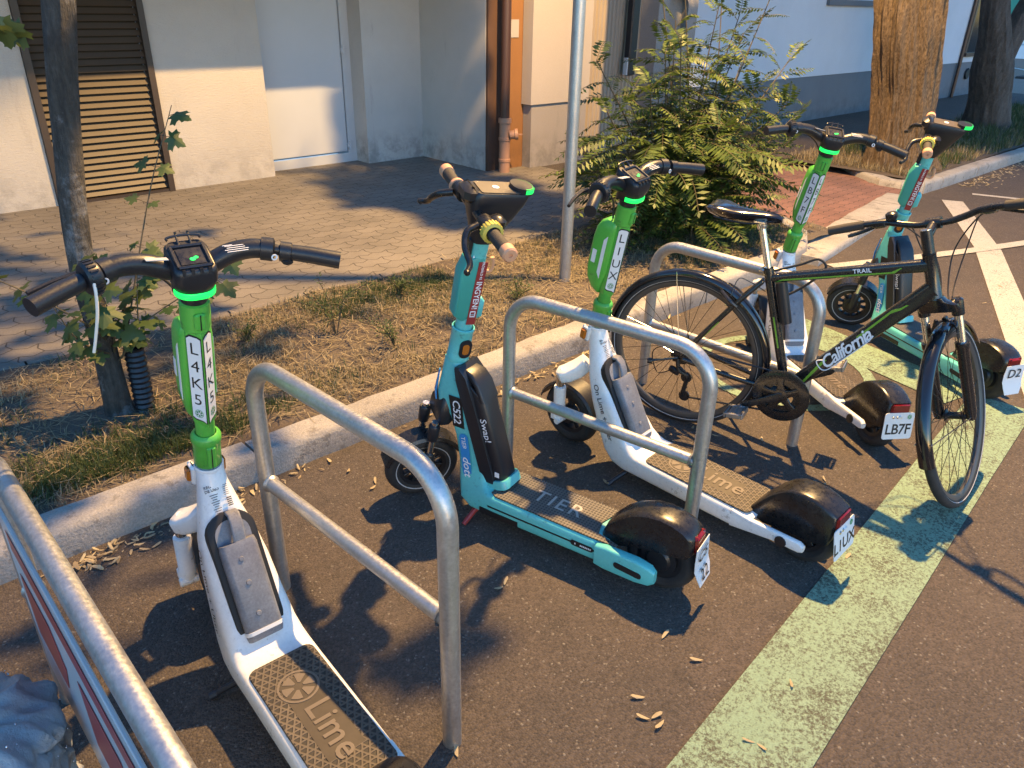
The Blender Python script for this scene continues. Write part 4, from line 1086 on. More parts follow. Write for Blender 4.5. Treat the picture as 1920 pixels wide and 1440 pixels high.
def l_sticker():
    b = MB()
    o = [la(.622 - .25*(f + .005) + .10*y, -.006 + f, .070 + y) for f, y in ((-.010, -.022), (-.010, .022), (.010, .022), (.010, -.022))]; b.loft([o, [p + La*.002 for p in o]])
    return b
def l_rightlabel():
    b = MB()
    for k in range(5): b.box(la(.6245 - abs(k-1)*.0012, .012 - k*.0065, -.098), (.0016, .052 - 6e-3*(k % 3), .0008), Matrix((Lf, Ly, La)).transposed())
    return b
def l_bolts(s):
    def f():
        b = MB(); b.lathe([(.0075, 0), (.0075, .001), (.004, .001), (.004, 0)], la(.600, -.027, s*.175), -Lf + La*.1, 14); return b
    return f
def l_cable(s):
    def f():
        b = MB(); b.tube(catmull([la(.598, .035, s*.155), la(.575, .06, s*.11), la(.545, .055, s*.055), la(.50, .042, s*.022), la(.44, .036, s*.012)], 5), .0034, 7); return b
    return f
FK0 = la(-.250, .070, .074); FK1 = V((1.058, .074, .135))
def l_fork():
    b = MB()
    P = [la(-.170, .0, .010), la(-.208, .022, .030), la(-.238, .050, .058), la(-.250, .070, .074), la(-.256, .078, .082)]
    rings = []
    for i, p in enumerate(P):
        t = (P[min(i+1, 4)] - P[max(i-1, 0)]).normalized(); q = (La - t*La.dot(t)).normalized(); w = t.cross(q).normalized(); rings.append(rrect(p, w, q, (.030, .036, .037, .033, .018)[i], (.030, .030, .028, .026, .018)[i], .014))
    b.loft(rings)
    b.lathe([(.014, .0), (.014, .0012), (.012, .0014), (.0, .0014)], la(-.221, .064, .068), La, 20)
    return b
def l_forkleg():
    b = MB(); d = (FK1 - FK0); L = d.length; d.normalize()
    b.lathe([(.0, .055), (.024, .055), (.025, .060), (.024, L - .045), (.026, L - .040), (.020, L - .006), (.0, L + .004)], FK0, d, 22)
    b.box(FK1 + V((.012, .006, .018)), (.036, .040, .04), None, .008)
    b.tube([V((1.05, .05, .135)), V((1.05, .102, .135))], .013, 14); return b
def l_forktube():
    b = MB(); d = (FK1 - FK0).normalized(); b.tube([FK0, FK0 + d*.07], .0165, 16); return b
def l_fwt():
    t = MB(); r = MB(); wheel(t, r, (1.05, 0, .135), .135, .065, .085, 5, .07); return t
def l_fwr():
    t = MB(); r = MB(); wheel(t, r, (1.05, 0, .135), .135, .065, .085, 5, .07); r.lathe([(.05, -.05), (.05, -.046)], (1.05, 0, .135), (0, 1, 0), 24, cap=True); return r
def l_ffend():
    b = MB(); sec = []
    for k in range(22):
        a = rad(20 + 150*k/21); d = V((cos(a), 0, sin(a))); c = V((1.05, 0, .135)); sec.append([c + d*(.144 if abs(y) > .036 else .153) + Ly*y for y in (-.045, -.036, 0, .036, .045)] + [c + d*(.140 if abs(y) > .036 else .147) + Ly*y for y in (.044, .035, 0, -.035, -.044)])
    b.loft(sec); return b
def l_amber(s):
    def f(): return MB().box(V((.958, s*.045, .548)), (.026, .014, .044), Matrix.Rotation(rad(-13), 3, 'Y'), .005)
    return f
def l_amberhold(s):
    def f(): return MB().box(V((.952, s*.036, .55)), (.042, .014, .062), Matrix.Rotation(rad(-13), 3, 'Y'), .006)
    return f
def l_stand():
    b = MB(); b.tube([(.69, .03, .075), (.675, .06, .05)], .012, 8); b.tube([(.68, .05, .06), (.72, .145, .012)], [.011, .009], 9); b.lathe([(.012, 0), (.012, .02)], (.717, .138, .014), (.3, .9, -.3), 9, cap=True); return b

def lime(code, x, y, yaw, lean, steer, label, tie=False):
    e = empty('electric_scooter', label, 'electric scooter', mat=pose(x, y, yaw, lean), group='rental scooters parked between the racks')
    P = LK.part; T = steer_matrix(LN, La, steer)
    P('fr', 'frame', e, l_frame, M['white'], ang=40)
    P('pr', 'printed_rules', e, l_print, M['ink']); P('sl', 'side_lettering', e, l_sidetext(1), M['ink']); P('sr', 'side_lettering', e, l_sidetext(-1), M['ink'])
    mt = P('mat', 'deck_mat', e, l_mat, M['limemat']); P('ml', 'lettering', mt, l_matlogo, M['sole'] if False else MATLOGO)
    P('bay', 'battery_bay', e, l_bay, M['dark'])
    bt = P('bat', 'battery', e, l_bat, M['bat']); P('hs', 'grip_recess', bt, l_handside, M['bat']); P('ha', 'handle', bt, l_handle, M['bat']); P('bf', 'foot_band', bt, l_batfoot, M['plate'])
    w = P('rwt', 'rear_wheel', e, l_rwheel_t, M['rubber']); P('rwr', 'rim', w, l_rwheel_r, M['rim'])
    fe = P('fen', 'rear_fender', e, l_fender, M['blacksat'], ang=50); P('tl', 'tail_light', fe, l_tail, M['red'])
    pl = P('pl', 'number_plate', e, l_plate, M['plate'])
    plate_txt([(code, -.016)], .062, True).build('lettering', [M['ink'], M['chrome'], M['logo']], pl, 0)
    for q_ in (1, -1): hd_ = P('ah%d' % q_, 'reflector', e, l_amberhold(q_), M['white']); P('am%d' % q_, 'lens', hd_, l_amber(q_), M['amber'])
    P('ks', 'kickstand', e, l_stand, M['black'])
    # steered parts
    s = P('stem', 'stem', e, l_stem, M['green'], T); P('co', 'collar', s, l_collar, M['green']); P('co2', 'collar', s, l_collar2, M['green']); P('cm', 'collar_seam', s, l_collar_mark(.055, -.0425, .068), M['ink']); P('cm2', 'collar_seam', s, l_collar_mark(.468, -.0405, .040), M['ink'])
    pd = P('pod', 'lock_pod', e, l_pod, M['green'], T, 40); P('ps', 'reflective_stripe', pd, l_podstripe, M['plate']); P('pt', 'sticker', pd, l_podlabel, M['plate'])
    lb = P('lab', 'code_label', e, l_shroud, M['green'], T, 30); P('lp', 'label_face', lb, l_label, M['plate'], ang=0); P('le', 'border', lb, l_labeledge, M['ink'], ang=0); l_code(code).build('lettering', M['ink'], lb, 0); P('cl', 'emblem', lb, l_code_logo, M['logo'], ang=0)
    d = P('nk', 'display_unit', e, lambda: (lambda b: (b.add(*(lambda q: (q.v, q.f))(l_neck())), b)[1])(l_display()), M['black'], T, 40)
    P('ring', 'light_ring', d, l_ring, M['ring'], ang=40); P('scr', 'screen', d, l_screen, M['blacksat']); P('sm', 'screen_symbol', d, l_screenmark, M['ring'], ang=0); P('clip', 'phone_holder', d, l_clip, M['black'])
    h = P('bar', 'handlebar', e, l_bar, M['black'], T, 40); P('gl', 'grip', h, l_grip(1), M['black']); P('gr', 'grip', h, l_grip(-1), M['black']); P('bell', 'bell_ring', h, l_bell, M['black']); P('thr', 'thumb_throttle', h, l_throttle, M['black'])
    P('ll', 'brake_lever', h, l_lever(1), M['black']); P('lr', 'brake_lever', h, l_lever(-1), M['black']); P('st', 'sticker', h, l_sticker, M['sole']); P('rl', 'printed_text', h, l_rightlabel, M['wink'])
    for q_ in (1, -1): P('bo%d' % q_, 'clamp_bolt', h, l_bolts(q_), M['wink']); P('ca%d' % q_, 'brake_cable', h, l_cable(q_), M['rubber'])
    if tie:
        b = MB(); b.tube(catmull([la(.61, -.045, .198), la(.585, -.052, .199), la(.54, -.052, .203), (la(.48, -.046, .213)), la(.445, -.042, .220)], 5), .0032, 6); b.build('cable_tie', M['tie'], h)
    f = P('fk', 'front_fork', e, l_fork, M['white'], T, 40); P('fl', 'fork_leg', f, l_forkleg, M['white']); P('ft', 'stanchion', f, l_forktube, M['chrome'])
    w = P('fwt', 'front_wheel', e, l_fwt, M['rubber'], T); P('fwr', 'rim', w, l_fwr, M['rim']); P('ff', 'front_fender', e, l_ffend, M['black'], T)
    return e
MATLOGO = mat('raised_mat_lettering', (.15, .122, .094), .55, var=(9, .4, (.11, .09, .07)))
lime('L4K5', .534, .838, rad(87.0), rad(-.5), rad(-4), 'white and green electric scooter with code label L4K5, nearest in front', True)
lime('L1UX', 2.153, .804, rad(90.7), rad(3.7), rad(2), 'white and green electric scooter with code L1UX behind the second rack')
lime('LB7F', 3.085, .978, rad(58.5), rad(-3.2), rad(-20), 'white and green electric scooter with plate LB7F behind the bicycle')

# ------------------------------------------------------------------ turquoise scooter
TK = Kit()
Ta = V((-.241, 0, .97)).normalized(); TN = V((.80, 0, .595)); Tf = Ly.cross(Ta).normalized()
def ta(t, f=0, l=0): return TN + Ta*t + Tf*f + Ly*l
THUB = V((.975, 0, .14))
def t_frame():
    b = MB()
    secs = [((.838, .606), (.765, .592), .072, .03), ((.852, .545), (.745, .535), .08, .03), ((.872, .47), (.728, .47), .086, .028), ((.868, .43), (.72, .44), .088, .026), ((.815, .385), (.705, .40), .092, .024), ((.79, .31), (.68, .31), .094, .022), ((.775, .22), (.655, .22), .10, .02), ((.765, .14), (.645, .175), .13, .02), ((.75, .085), (.63, .158), .165, .02), ((.70, .065), (.61, .153), .19, .02), ((.60, .064), (.58, .151), .20, .018), ((.20, .066), (.20, .146), .20, .018), ((.16, .07), (.16, .14), .19, .018)]
    b.loft([sidering(F, R_, w, r) for F, R_, w, r in secs]); return b
def t_groove():
    b = MB()
    for s in (-1, 1): b.box((.38, s*.1005, .112), (.46, .002, .006)); b.box((.565, s*.1005, .085), (.16, .003, .022))
    return b
def t_tailcover(s_):
  def f():
    b = MB()
    for s in (s_,):
        rings = []
        for x, z, hh, w in ((.185, .105, .038, .013), (.15, .107, .043, .016), (.04, .108, .042, .018), (-.005, .107, .034, .017), (-.022, .106, .022, .012)): rings.append(rrect((x, s*.098, z), Ly, V((0, 0, 1)), w, hh, .009))
        b.loft(rings)
    return b
  return f
def t_slot(s_):
  def f():
    b = MB()
    for s in (s_,):
        o = rrect((.065, s*.1155, .104), V((1, 0, .08)), V((0, 0, 1)), .048, .011, .010); b.loft([o, [p + Ly*s*.0015 for p in o]])
    return b
  return f
def t_mat():
    b = MB(); o = [(.61, -.075), (.61, .075), (.585, .088), (.215, .088), (.125, .083), (.125, .072), (.20, .055), (.215, 0), (.20, -.055), (.125, -.072), (.125, -.083), (.215, -.088), (.585, -.088)]
    zf = lambda x: .1465 + (x - .2)*.0125
    b.loft([[V((x, y, zf(x))) for x, y in o], [V((x, y, zf(x) + .004)) for x, y in o]]); return b
def t_mattxt():
    b = MB(); put_text(b, 'TIER', (.385, .0, .1537), (-1, 0, -.0125), (0, 0, 1), .085, bold=.004, space=1.18); return b
Tb0 = V((.628, 0, .175)); Tbd = V((.262, 0, .965)).normalized(); Tbn = Ly.cross(Tbd)*-1     # battery foot, axis, rearward normal
if Tbn.x > 0: Tbn = -Tbn
def tb(s, n=0, y=0): return Tb0 + Tbd*s + Tbn*n + Ly*y
def t_bat():
    b = MB(); rings = []
    for s, n0, n1, w in ((.0, -.02, .046, .042), (.012, -.02, .051, .045), (.30, -.02, .051, .046), (.315, -.02, .048, .045)): 
        rings.append(rrect(tb(s, (n0+n1)/2), Tbn, Ly, (n1-n0)/2, w, .022, 3))
    b.loft(rings)
    return b
def t_bathandle():
    b = MB(); P = [tb(.30, .040), tb(.36, .032), tb(.395, .017), tb(.408, -.004), tb(.40, -.022)]
    rings = []
    for i, p in enumerate(P):
        t = (P[min(i+1, 4)] - P[max(i-1, 0)]).normalized(); q = t.cross(Ly).normalized(); rings.append(rrect(p, Ly, q, (.045, .044, .041, .037, .032)[i], .011, .009))
    b.loft(rings)
    for s in (-1, 1): b.loft([rrect(tb(z, n, s*.039), Tbn, Ly, w, .005, .004) for z, n, w in ((.30, .014, .036), (.345, .0, .02), (.38, -.012, .010))])
    return b
def t_bay():
    b = MB(); o = []
    for k in range(13): a = pi*k/12; o.append((-.020 + .056*cos(a)*1.0, .365 + .075*sin(a)))
    pts = [(-.072, -.01), (.03, -.01), (.036, .365)] 
    rings = []
    for y, q in ((-.055, .97), (-.050, 1), (.050, 1), (.055, .97)):
        poly = [(.010, -.012), (.016, .02), (.012, .30), (.006, .40), (-.012, .435), (-.032, .435), (-.040, .39), (-.038, .0)]
        rings.append([tb(z*q + .2*(1-q), n*q - .03*(1-q), y) for n, z in poly])
    b.loft(rings); return b
def t_foot():
    b = MB(); rings = []
    for s, q in ((-.026, 1.10), (-.004, 1.10), (.006, 1.04)): rings.append(rrect(tb(s, .012), Tbn, Ly, .040*q + .004, .050*q, .022))
    b.loft(rings); return b
def t_battxt():
    b = MB(); put_text(b, 'Swap!', tb(.20, .0285, .0468), -Tbd, (0, 1, 0), .038, bold=.006); put_text(b, 'TIER', tb(.225, .002, .0468), -Tbd, (0, 1, 0), .024)
    b.box(tb(.03, .03, .0466), (.018, .001, .02)); return b
def t_codebg():
    b = MB()
    for s in (1,):
        o = [V((x, s*.0465, z)) for x, z in ((.806, .47), (.752, .47), (.742, .352), (.792, .352))]; b.loft([o, [p + Ly*s*.001 for p in o]])
    return b
def t_code(code):
    b = MB(); put_text(b, code, (.7735, .0485, .411), V((-.05, 0, -1)), (0, 1, 0), .044, bold=.010, space=.95); return b
def dy_(z): return .0499 + max(0, .34 - z)*.055
def t_dottbg():
    b = MB()
    for s in (1,):
        o = rrect((.735, s*.0492, .25), V((.13, 0, 1)), V((1, 0, -.13)), .083, .019, .016, 4); b.loft([[V((p.x, s*dy_(p.z), p.z)) for p in o], [V((p.x, s*(dy_(p.z) + .0012), p.z)) for p in o]])
    return b
def t_dotttxt():
    b = MB(); put_text(b, 'dott', None, None, None, .046, fmap=lambda x, y: V((.7265 - .13*x - y, dy_(.208 - x) + .0028, .208 - x + .13*y)), bold=.012, shear=.2); put_text(b, 'TIER', (.743, .0545, .300), V((-.13, 0, -1)), V((0, 1, 0)), .026); return b
def t_blueedge():
    b = MB(); o = [V((x, y, z)) for x, z, y in ((.8505, .555, .030), (.874, .47, .034), (.872, .435, .034), (.862, .435, .0445), (.862, .47, .0440), (.842, .555, .0405))]; b.loft([o, [p + V((.003, .003, 0)) for p in o]]); return b
def t_fender():
    o = [(.20, .138), (.18, .19), (.145, .232), (.10, .266), (.05, .286), (0, .293), (-.045, .287), (-.085, .272), (-.112, .25), (-.112, .215), (-.110, .19), (-.10, .174), (-.06, .166), (-.02, .160), (.06, .146), (.14, .122), (.185, .122)]
    return archloft(o, .102, .026, .91)
def t_fendergloss():
    b = MB(); vs = []
    for x, z in ((-.04, .2905), (-.06, .2845), (-.09, .2725), (-.118, .256)): vs += [(x, -.045, z - .001), (x, .045, z - .001), (x, .045, z + .001), (x, -.045, z + .001)]
    b.loft([vs[i:i+4] for i in range(0, 16, 4)]); return b
def t_tail():
    b = MB(); b.box((-.112, 0, .225), (.016, .07, .06), Matrix.Rotation(rad(3), 3, 'Y'), .008); return b
def t_plate():
    b = MB(); rings = []
    for z, dx, w in ((.225, -.124, .05), (.18, -.125, .055), (.145, -.127, .055), (.12, -.137, .052), (.085, -.146, .040)): rings.append([(dx, -w, z), (dx, w, z), (dx - .002, w, z), (dx - .002, -w, z)])
    b.loft(rings); return b
def t_platetxt(r1, r2):
    b = MB(); put_text(b, r1, (-.131, 0, .184), (0, -1, 0), (-1, 0, 0), .062, bold=.004); 
    if r2: put_text(b, r2, (-.1435, 0, .118), (0, -1, 0), V((-.95, 0, .25)), .058, bold=.004)
    return b
def t_rw(which):
    def f():
        t = MB(); r = MB(); ln = MB(); wheel(t, r, (0, 0, .12), .12, .06, .075, 6, .07, .012, ln); r.lathe([(.0, -.031), (.06, -.031), (.06, .031), (.0, .031)], (0, 0, .12), (0, 1, 0), 28); return (t, r, ln)[which]
    return f
def t_fw(which):
    def f():
        t = MB(); r = MB(); ln = MB(); wheel(t, r, THUB, .14, .06, .090, 10, .06, .006, ln); r.lathe([(.0, -.03), (.05, -.03), (.05, .03), (.0, .03)], THUB, (0, 1, 0), 24); return (t, r, ln)[which]
    return f
def t_ffend():
    b = MB(); sec = []
    for k in range(20):
        a = rad(28 + 132*k/19); d = V((cos(a), 0, sin(a))); sec.append([THUB + d*(.146 if abs(y) > .034 else .157) + Ly*y for y in (-.042, -.034, 0, .034, .042)] + [THUB + d*(.142 if abs(y) > .034 else .152) + Ly*y for y in (.041, .033, 0, -.033, -.041)])
    b.loft(sec); return b
def t_fork():
    b = MB(); C_ = ta(-.215, .01)
    b.loft([rrect(ta(t, f), Tf, Ly, a, w, .012) for t, f, a, w in ((-.15, .005, .03, .035), (-.185, .012, .034, .058), (-.23, .020, .030, .060), (-.25, .024, .022, .058))])
    for s in (-1, 1):
        b.lathe([(.0, -.10), (.018, -.10), (.0205, -.09), (.0205, .0), (.017, .005), (.0, .006)], THUB + Ta*.10 + Ly*s*.055 + Tf*.0, Ta, 16); b.lathe([(.019, .0), (.021, .02), (.021, .06), (.018, .065)], THUB + Ta*.17 + Ly*s*.055, Ta, 16, cap=True)
    return b
def t_tubes():
    b = MB()
    for s in (-1, 1): b.tube([THUB + Ta*.09 + Ly*s*.055, THUB + Ta*.25 + Ly*s*.055], .0125, 14)
    return b
def t_stem():
    b = MB(); b.tube([ta(.10), ta(.30), ta(.48)], .0285, 28); return b
def t_collar():
    b = MB(); b.lathe([(.037, .0), (.0385, .004), (.0385, .02), (.0370, .024), (.0365, .115), (.0385, .118), (.0385, .128), (.034, .13)], TN, Ta, 30); return b
def t_amber(inner, s_):
    def f():
        b = MB()
        for s in (s_,):
            o = rrect(ta(.06, -.006, s*.034), Ta, Tf, *((.020, .0115, .010) if inner else (.036, .021, .02)), 4); b.loft([[p for p in o], [p + Ly*s*(.0085 if inner else .006) for p in o]])
        return b
    return f
def t_pod():
    b = MB(); b.loft([rrect(ta(t, (f0+f1)/2), Tf, Ly, (f1-f0)/2, w, .010) for t, f0, f1, w in ((.165, -.01, .03, .024), (.185, -.02, .052, .031), (.34, -.02, .056, .031), (.385, -.02, .042, .031), (.395, -.015, .02, .028))])
    return b
def t_pod2():
    b = MB(); b.loft([rrect(ta(t, -.030), Tf, Ly, a, w, .008) for t, a, w in ((.17, .010, .018), (.18, .018, .024), (.235, .018, .024), (.245, .010, .018))]); return b
def t_sticker():
    b = MB()
    for s in (1,):
        o = [ta(t, f, s*.0315) for t, f in ((.155, -.022), (.155, .008), (.385, .004), (.385, -.026))]; b.loft([o, [p + Ly*s*.0012 for p in o]])
    return b
def t_sttxt():
    b = MB(); o = lambda t: ta(t, -.009 - (t - .27)*.02, .0332)
    put_text(b, 'INGYEN!', o(.265), -Ta, (0, 1, 0), .0265, bold=.014, space=1.0); put_text(b, 'PRÓBÁLD KI', o(.355), -Ta, (0, 1, 0), .0115, bold=.012)
    for k in range(2): b.box(o(.196 - .002), (.014, .0008, .004), Matrix((Tf, Ly, Ta)).transposed()); b.box(o(.186 + k*.019), (.018, .0008, .0035), Matrix((Tf, Ly, Ta)).transposed())
    for f in (-.008, .008): b.box(o(.195) + Tf*f, (.003, .0008, .022), Matrix((Tf, Ly, Ta)).transposed())
    return b
def t_sidebox():
    b = MB(); b.box(ta(.425, .034), (.018, .03, .06), Matrix((Tf, Ly, Ta)).transposed(), .005); return b
def t_hook():
    b = MB(); b.tube(catmull([ta(.34, -.026), ta(.335, -.05), ta(.355, -.058), ta(.385, -.052)], 4), .007, 8); return b
def t_head():
    b = MB()
    b.loft([rrect(ta(t, (f0+f1)/2), Tf, Ly, (f1-f0)/2, w, min(.024, w*.7)) for t, f0, f1, w in ((.445, -.034, .034, .032), (.49, -.060, .045, .036), (.535, -.082, .058, .043), (.58, -.104, .066, .050), (.605, -.114, .064, .050), (.614, -.112, .058, .046))])
    b.box(ta(.60, .066, 0), (.05, .08, .05), Matrix((Tf, Ly, Ta)).transposed(), .014)
    return b
def t_headtop():
    b = MB(); o = rrect(ta(.6142, -.020), Tf, Ly, .062, .040, .008); b.loft([o, [p + Ta*.0025 for p in o]]); return b
def t_badge():
    b = MB(); b.lathe([(.011, 0), (.011, .001), (0, .001)], ta(.617, -.015, .0), Ta, 18); return b
def t_ringb():
    b = MB(); o = rrect(ta(.608, -.098), Tf, Ly, .034, .040, .033, 6); b.loft([o, [p + Ta*.020 for p in o]]); return b
def t_ring():
    b = MB(); o = rrect(ta(.614, -.098), Tf, Ly, .0355, .0415, .034, 6)
    o = [p for p in o if (p - TN).dot(Tf) < -.09]; o.sort(key=lambda p: (p - TN).dot(Ly))
    rings = [[p - Tf*(-.0) + Ta*z for p in o] for z in (0, .012)]; c = ta(.614, -.098); rings.append([c + (p - c)*.86 + Ta*.0145 for p in o])
    b.loft(rings, False, 0, False); return b
def t_bar():
    b = MB(); b.tube([ta(.545, .037, -.275), ta(.55, .045, -.12), ta(.55, .045, .12), ta(.545, .037, .275)], .0135, 16)
    for s in (-1, 1):
        b.lathe([(.016, -.03), (.024, -.028), (.024, .022), (.016, .025)], ta(.55, .043, s*.115), Ly*s, 20)
        b.box(ta(.558, .010, s*.108), (.045, .05, .04), Matrix((Tf, Ly, Ta)).transposed(), .010)
        P = catmull([ta(.548, .07, s*.11), ta(.535, .105, s*.125), ta(.505, .118, s*.16), ta(.475, .112, s*.20), ta(.462, .128, s*.225)], 5); b.tube(P, [.012 - .004*i/len(P) for i in range(len(P))], 10); b.lathe([(0, -.009), (.008, -.006), (.0095, 0), (.008, .006), (0, .009)], P[-1], Ly, 10)
    return b
def t_grip(s):
    def f(): b = MB(); b.tube([ta(.548, .042, s*.160), ta(.5465, .038, s*.255)], [.0185, .0195], 18); return b
    return f
def t_gripend(s):
    def f(): b = MB(); b.lathe([(.0185, -.008), (.0225, -.006), (.0225, .022), (.018, .027), (.006, .027), (.005, .022)], ta(.546, .037, s*.258), V((0, s, 0)), 20, cap=True); return b
    return f
def t_inner(s):
    def f():
        b = MB(); b.lathe([(.020, -.012), (.030, -.010), (.031, .012), (.022, .016)], ta(.5485, .042, s*.15), V((0, s, 0)), 26)
        for k in range(20):
            a = 2*pi*k/20; b.box(ta(.5485, .042, s*.15) + (Tf*cos(a) + Ta*sin(a))*.0308, (.003, .022, .004), Matrix((Tf*cos(a) + Ta*sin(a), Ly, -Tf*sin(a) + Ta*cos(a))).transposed())
        return b
    return f
def t_innerp(s):
    def f(): b = MB(); b.lathe([(.020, -.008), (.025, -.006), (.025, .006), (.020, .008)], ta(.5485, .042, s*.153), V((0, s, 0)), 22); return b
    return f
def t_badge2():
    b = MB(); o = rrect((.235, .1012, .112), V((1, 0, 0)), V((0, 0, 1)), .042, .0105, .010); b.loft([o, [p + Ly*.0012 for p in o]]); return b
def t_badge2t():
    b = MB(); 
    for k in range(8): b.box((.245 - k*.006 + (.0 if k else .014), .1030, .112), (.0036, .0008, .006))
    return b
def t_stand():
    b = MB(); b.tube([(.66, .02, .075), (.69, .07, .04), (.70, .125, .008)], [.011, .010, .009], 9); return b
def t_topcap():
    b = MB(); b.lathe([(.012, 0), (.012, .0012), (0, .0014)], ta(.393, .012, .022), Ta*.4 + Ly, 14); return b

def tier(code, rows, x, y, yaw, lean, steer, label):
    e = empty('electric_scooter', label, 'electric scooter', mat=pose(x, y, yaw, lean), group='rental scooters parked between the racks')
    P = TK.part; T = steer_matrix(TN, Ta, steer)
    fr = P('fr', 'frame', e, t_frame, M['teal'], ang=40); P('gv', 'groove', fr, t_groove, M['ink']); P('be', 'blue_edge', fr, t_blueedge, M['blue'])
    
    for q_ in (1, -1): tcv = P('tc%d' % q_, 'axle_cover', e, t_tailcover(q_), M['teal']); P('ts%d' % q_, 'slot', tcv, t_slot(q_), M['dark'])
    bd = P('bd', 'badge', e, t_badge2, M['ink']); P('bdt', 'lettering', bd, t_badge2t, M['wink'])
    mt = P('mat', 'deck_mat', e, t_mat, M['tiermat']); P('mtt', 'lettering', mt, t_mattxt, MATTXT)
    P('bay', 'battery_bay', e, t_bay, M['black'], ang=40)
    bt = P('bat', 'battery', e, t_bat, M['black']); P('bh', 'handle', bt, t_bathandle, M['black']); P('bx', 'lettering', bt, t_battxt, M['wink']); P('foot', 'battery_foot', e, t_foot, M['teal'])
    c = P('cb', 'code_label', e, t_codebg, M['ink']); t_code(code).build('lettering', M['wink'], c, 0)
    d = P('db', 'side_sticker', e, t_dottbg, M['blue']); P('dt', 'lettering', d, t_dotttxt, M['wink'])
    w = P('rwt', 'rear_wheel', e, t_rw(0), M['rubber']); P('rwr', 'rim', w, t_rw(1), M['rim']); P('rwl', 'reflective_line', w, t_rw(2), M['plate'])
    fe = P('fen', 'rear_fender', e, t_fender, M['blacksat'], ang=50); P('tl', 'tail_light', fe, t_tail, M['red'])
    pl = P('pl', 'number_plate', e, t_plate, M['plate']); t_platetxt(*rows).build('lettering', M['ink'], pl, 0)
    P('ks', 'kickstand', e, t_stand, M['sticker'])
    s = P('stem', 'stem', e, t_stem, M['teal'], T); cl = P('col', 'collar', s, t_collar, M['teal']); 
    for q_ in (1, -1): P('a0%d' % q_, 'reflector_frame', s, t_amber(False, q_), M['black']); P('a1%d' % q_, 'reflector', s, t_amber(True, q_), M['amber'])
    pd = P('pod', 'lock_pod', e, t_pod, M['teal2'], T, 40); P('pod2', 'latch', pd, t_pod2, M['teal']); P('tcap', 'badge', pd, t_topcap, M['plate']); P('hk', 'bag_hook', pd, t_hook, M['peach'])
    k = P('stk', 'red_sticker', e, t_sticker, M['sticker'], T); P('stt', 'lettering', k, t_sttxt, M['wink']); P('sb', 'side_box', s, t_sidebox, M['black'])
    h = P('hd', 'display_unit', e, t_head, M['black'], T, 40); P('ht', 'top_panel', h, t_headtop, M['bat2']); P('hb', 'badge', h, t_badge, M['plate']); P('rb', 'light_housing', h, t_ringb, M['black']); P('rg', 'light_ring', h, t_ring, M['ring'], ang=60)
    hb = P('bar', 'handlebar', e, t_bar, M['blacksat'], T, 40)
    for q, kk in ((1, 'l'), (-1, 'r')): P('g' + kk, 'grip', hb, t_grip(q), M['grip']); P('ge' + kk, 'grip_end', hb, t_gripend(q), M['peach'])
    P('iy', 'bell_ring', hb, t_inner(1), M['yellow']); P('ip', 'grip_collar', hb, t_innerp(-1), M['peach'])
    f = P('fk', 'front_fork', e, t_fork, M['black'], T); P('ftb', 'stanchion', f, t_tubes, M['chrome']); w = P('fwt', 'front_wheel', e, t_fw(0), M['rubber'], T); P('fwr', 'rim', w, t_fw(1), M['rim']); P('fwl', 'reflective_line', w, t_fw(2), M['sole']); P('ff', 'front_fender', e, t_ffend, M['blacksat'], T)
    return e
M['bat2'] = mat('lit_brown_plastic', (.06, .05, .042), .5, var=(20, .6, (.10, .08, .06)))  # warm light on the head's top, painted in as a browner tone
M['grip'] = mat('grip_rubber', (.035, .030, .026), .7, bump=(500, .3))
MATTXT = mat('pale_mat_lettering', (.36, .33, .29), .6)
tier('C522', ('C5', '22'), 1.682, 1.045, rad(103), rad(1.9), rad(57), 'turquoise electric scooter with black battery and code C522 beside the first rack')
tier('D2', ('D2', ''), 3.951, .802, rad(62.3), rad(1.4), rad(50), 'turquoise electric scooter farthest to the right, its code starting with D2')

# ------------------------------------------------------------------ bicycle
BR = .345
bike = empty('bicycle', 'black trail bicycle with lime stripes leaning at the rack, front wheel turned', 'bicycle', mat=Matrix.Translation((2.622, 1.656, 0)) @ Matrix.Rotation(rad(-75.3), 4, 'Z') @ Matrix.Rotation(rad(2.1), 4, 'X'))
Ba = V((-cos(rad(70)), 0, sin(rad(70)))); BA = V((1.038, 0, .33)); BH = V((1.08, 0, .345)); Bf = Ly.cross(Ba).normalized()
BT = steer_matrix(BA, Ba, rad(80.3))
def ba(t, f=0, l=0): return BA + Ba*t + Bf*f + Ly*l
HT0, HT1 = ba(.485), ba(.635); BB = V((.44, 0, .29)); SC = V((.292, 0, .775)); RH = V((0, 0, BR))
fr = MB()
fr.tube([ba(.478), HT0, HT1, ba(.642)], [.026, .024, .022, .024], 22)
TT0 = SC - V((-.012, 0, .035)); TT1 = ba(.60)
def ovaltube(b, A, B_, w0, h0, w1, h1, n=6):
    A, B_ = V(A), V(B_); d = (B_-A).normalized(); q = d.cross(Ly).normalized(); b.loft([rrect(A.lerp(B_, k/n), Ly, q, w0+(w1-w0)*k/n, h0+(h1-h0)*k/n, .014, 4) for k in range(n+1)])
ovaltube(fr, TT0, TT1, .0155, .018, .021, .022); ovaltube(fr, BB + V((.01, 0, .012)), ba(.515), .023, .026, .024, .030)
fr.tube([BB, SC], [.019, .018], 20); fr.lathe([(.022, -.036), (.022, .036)], BB, Ly, 20, cap=True); fr.lathe([(.021, -.02), (.021, .004)], SC, (SC - BB), 20)
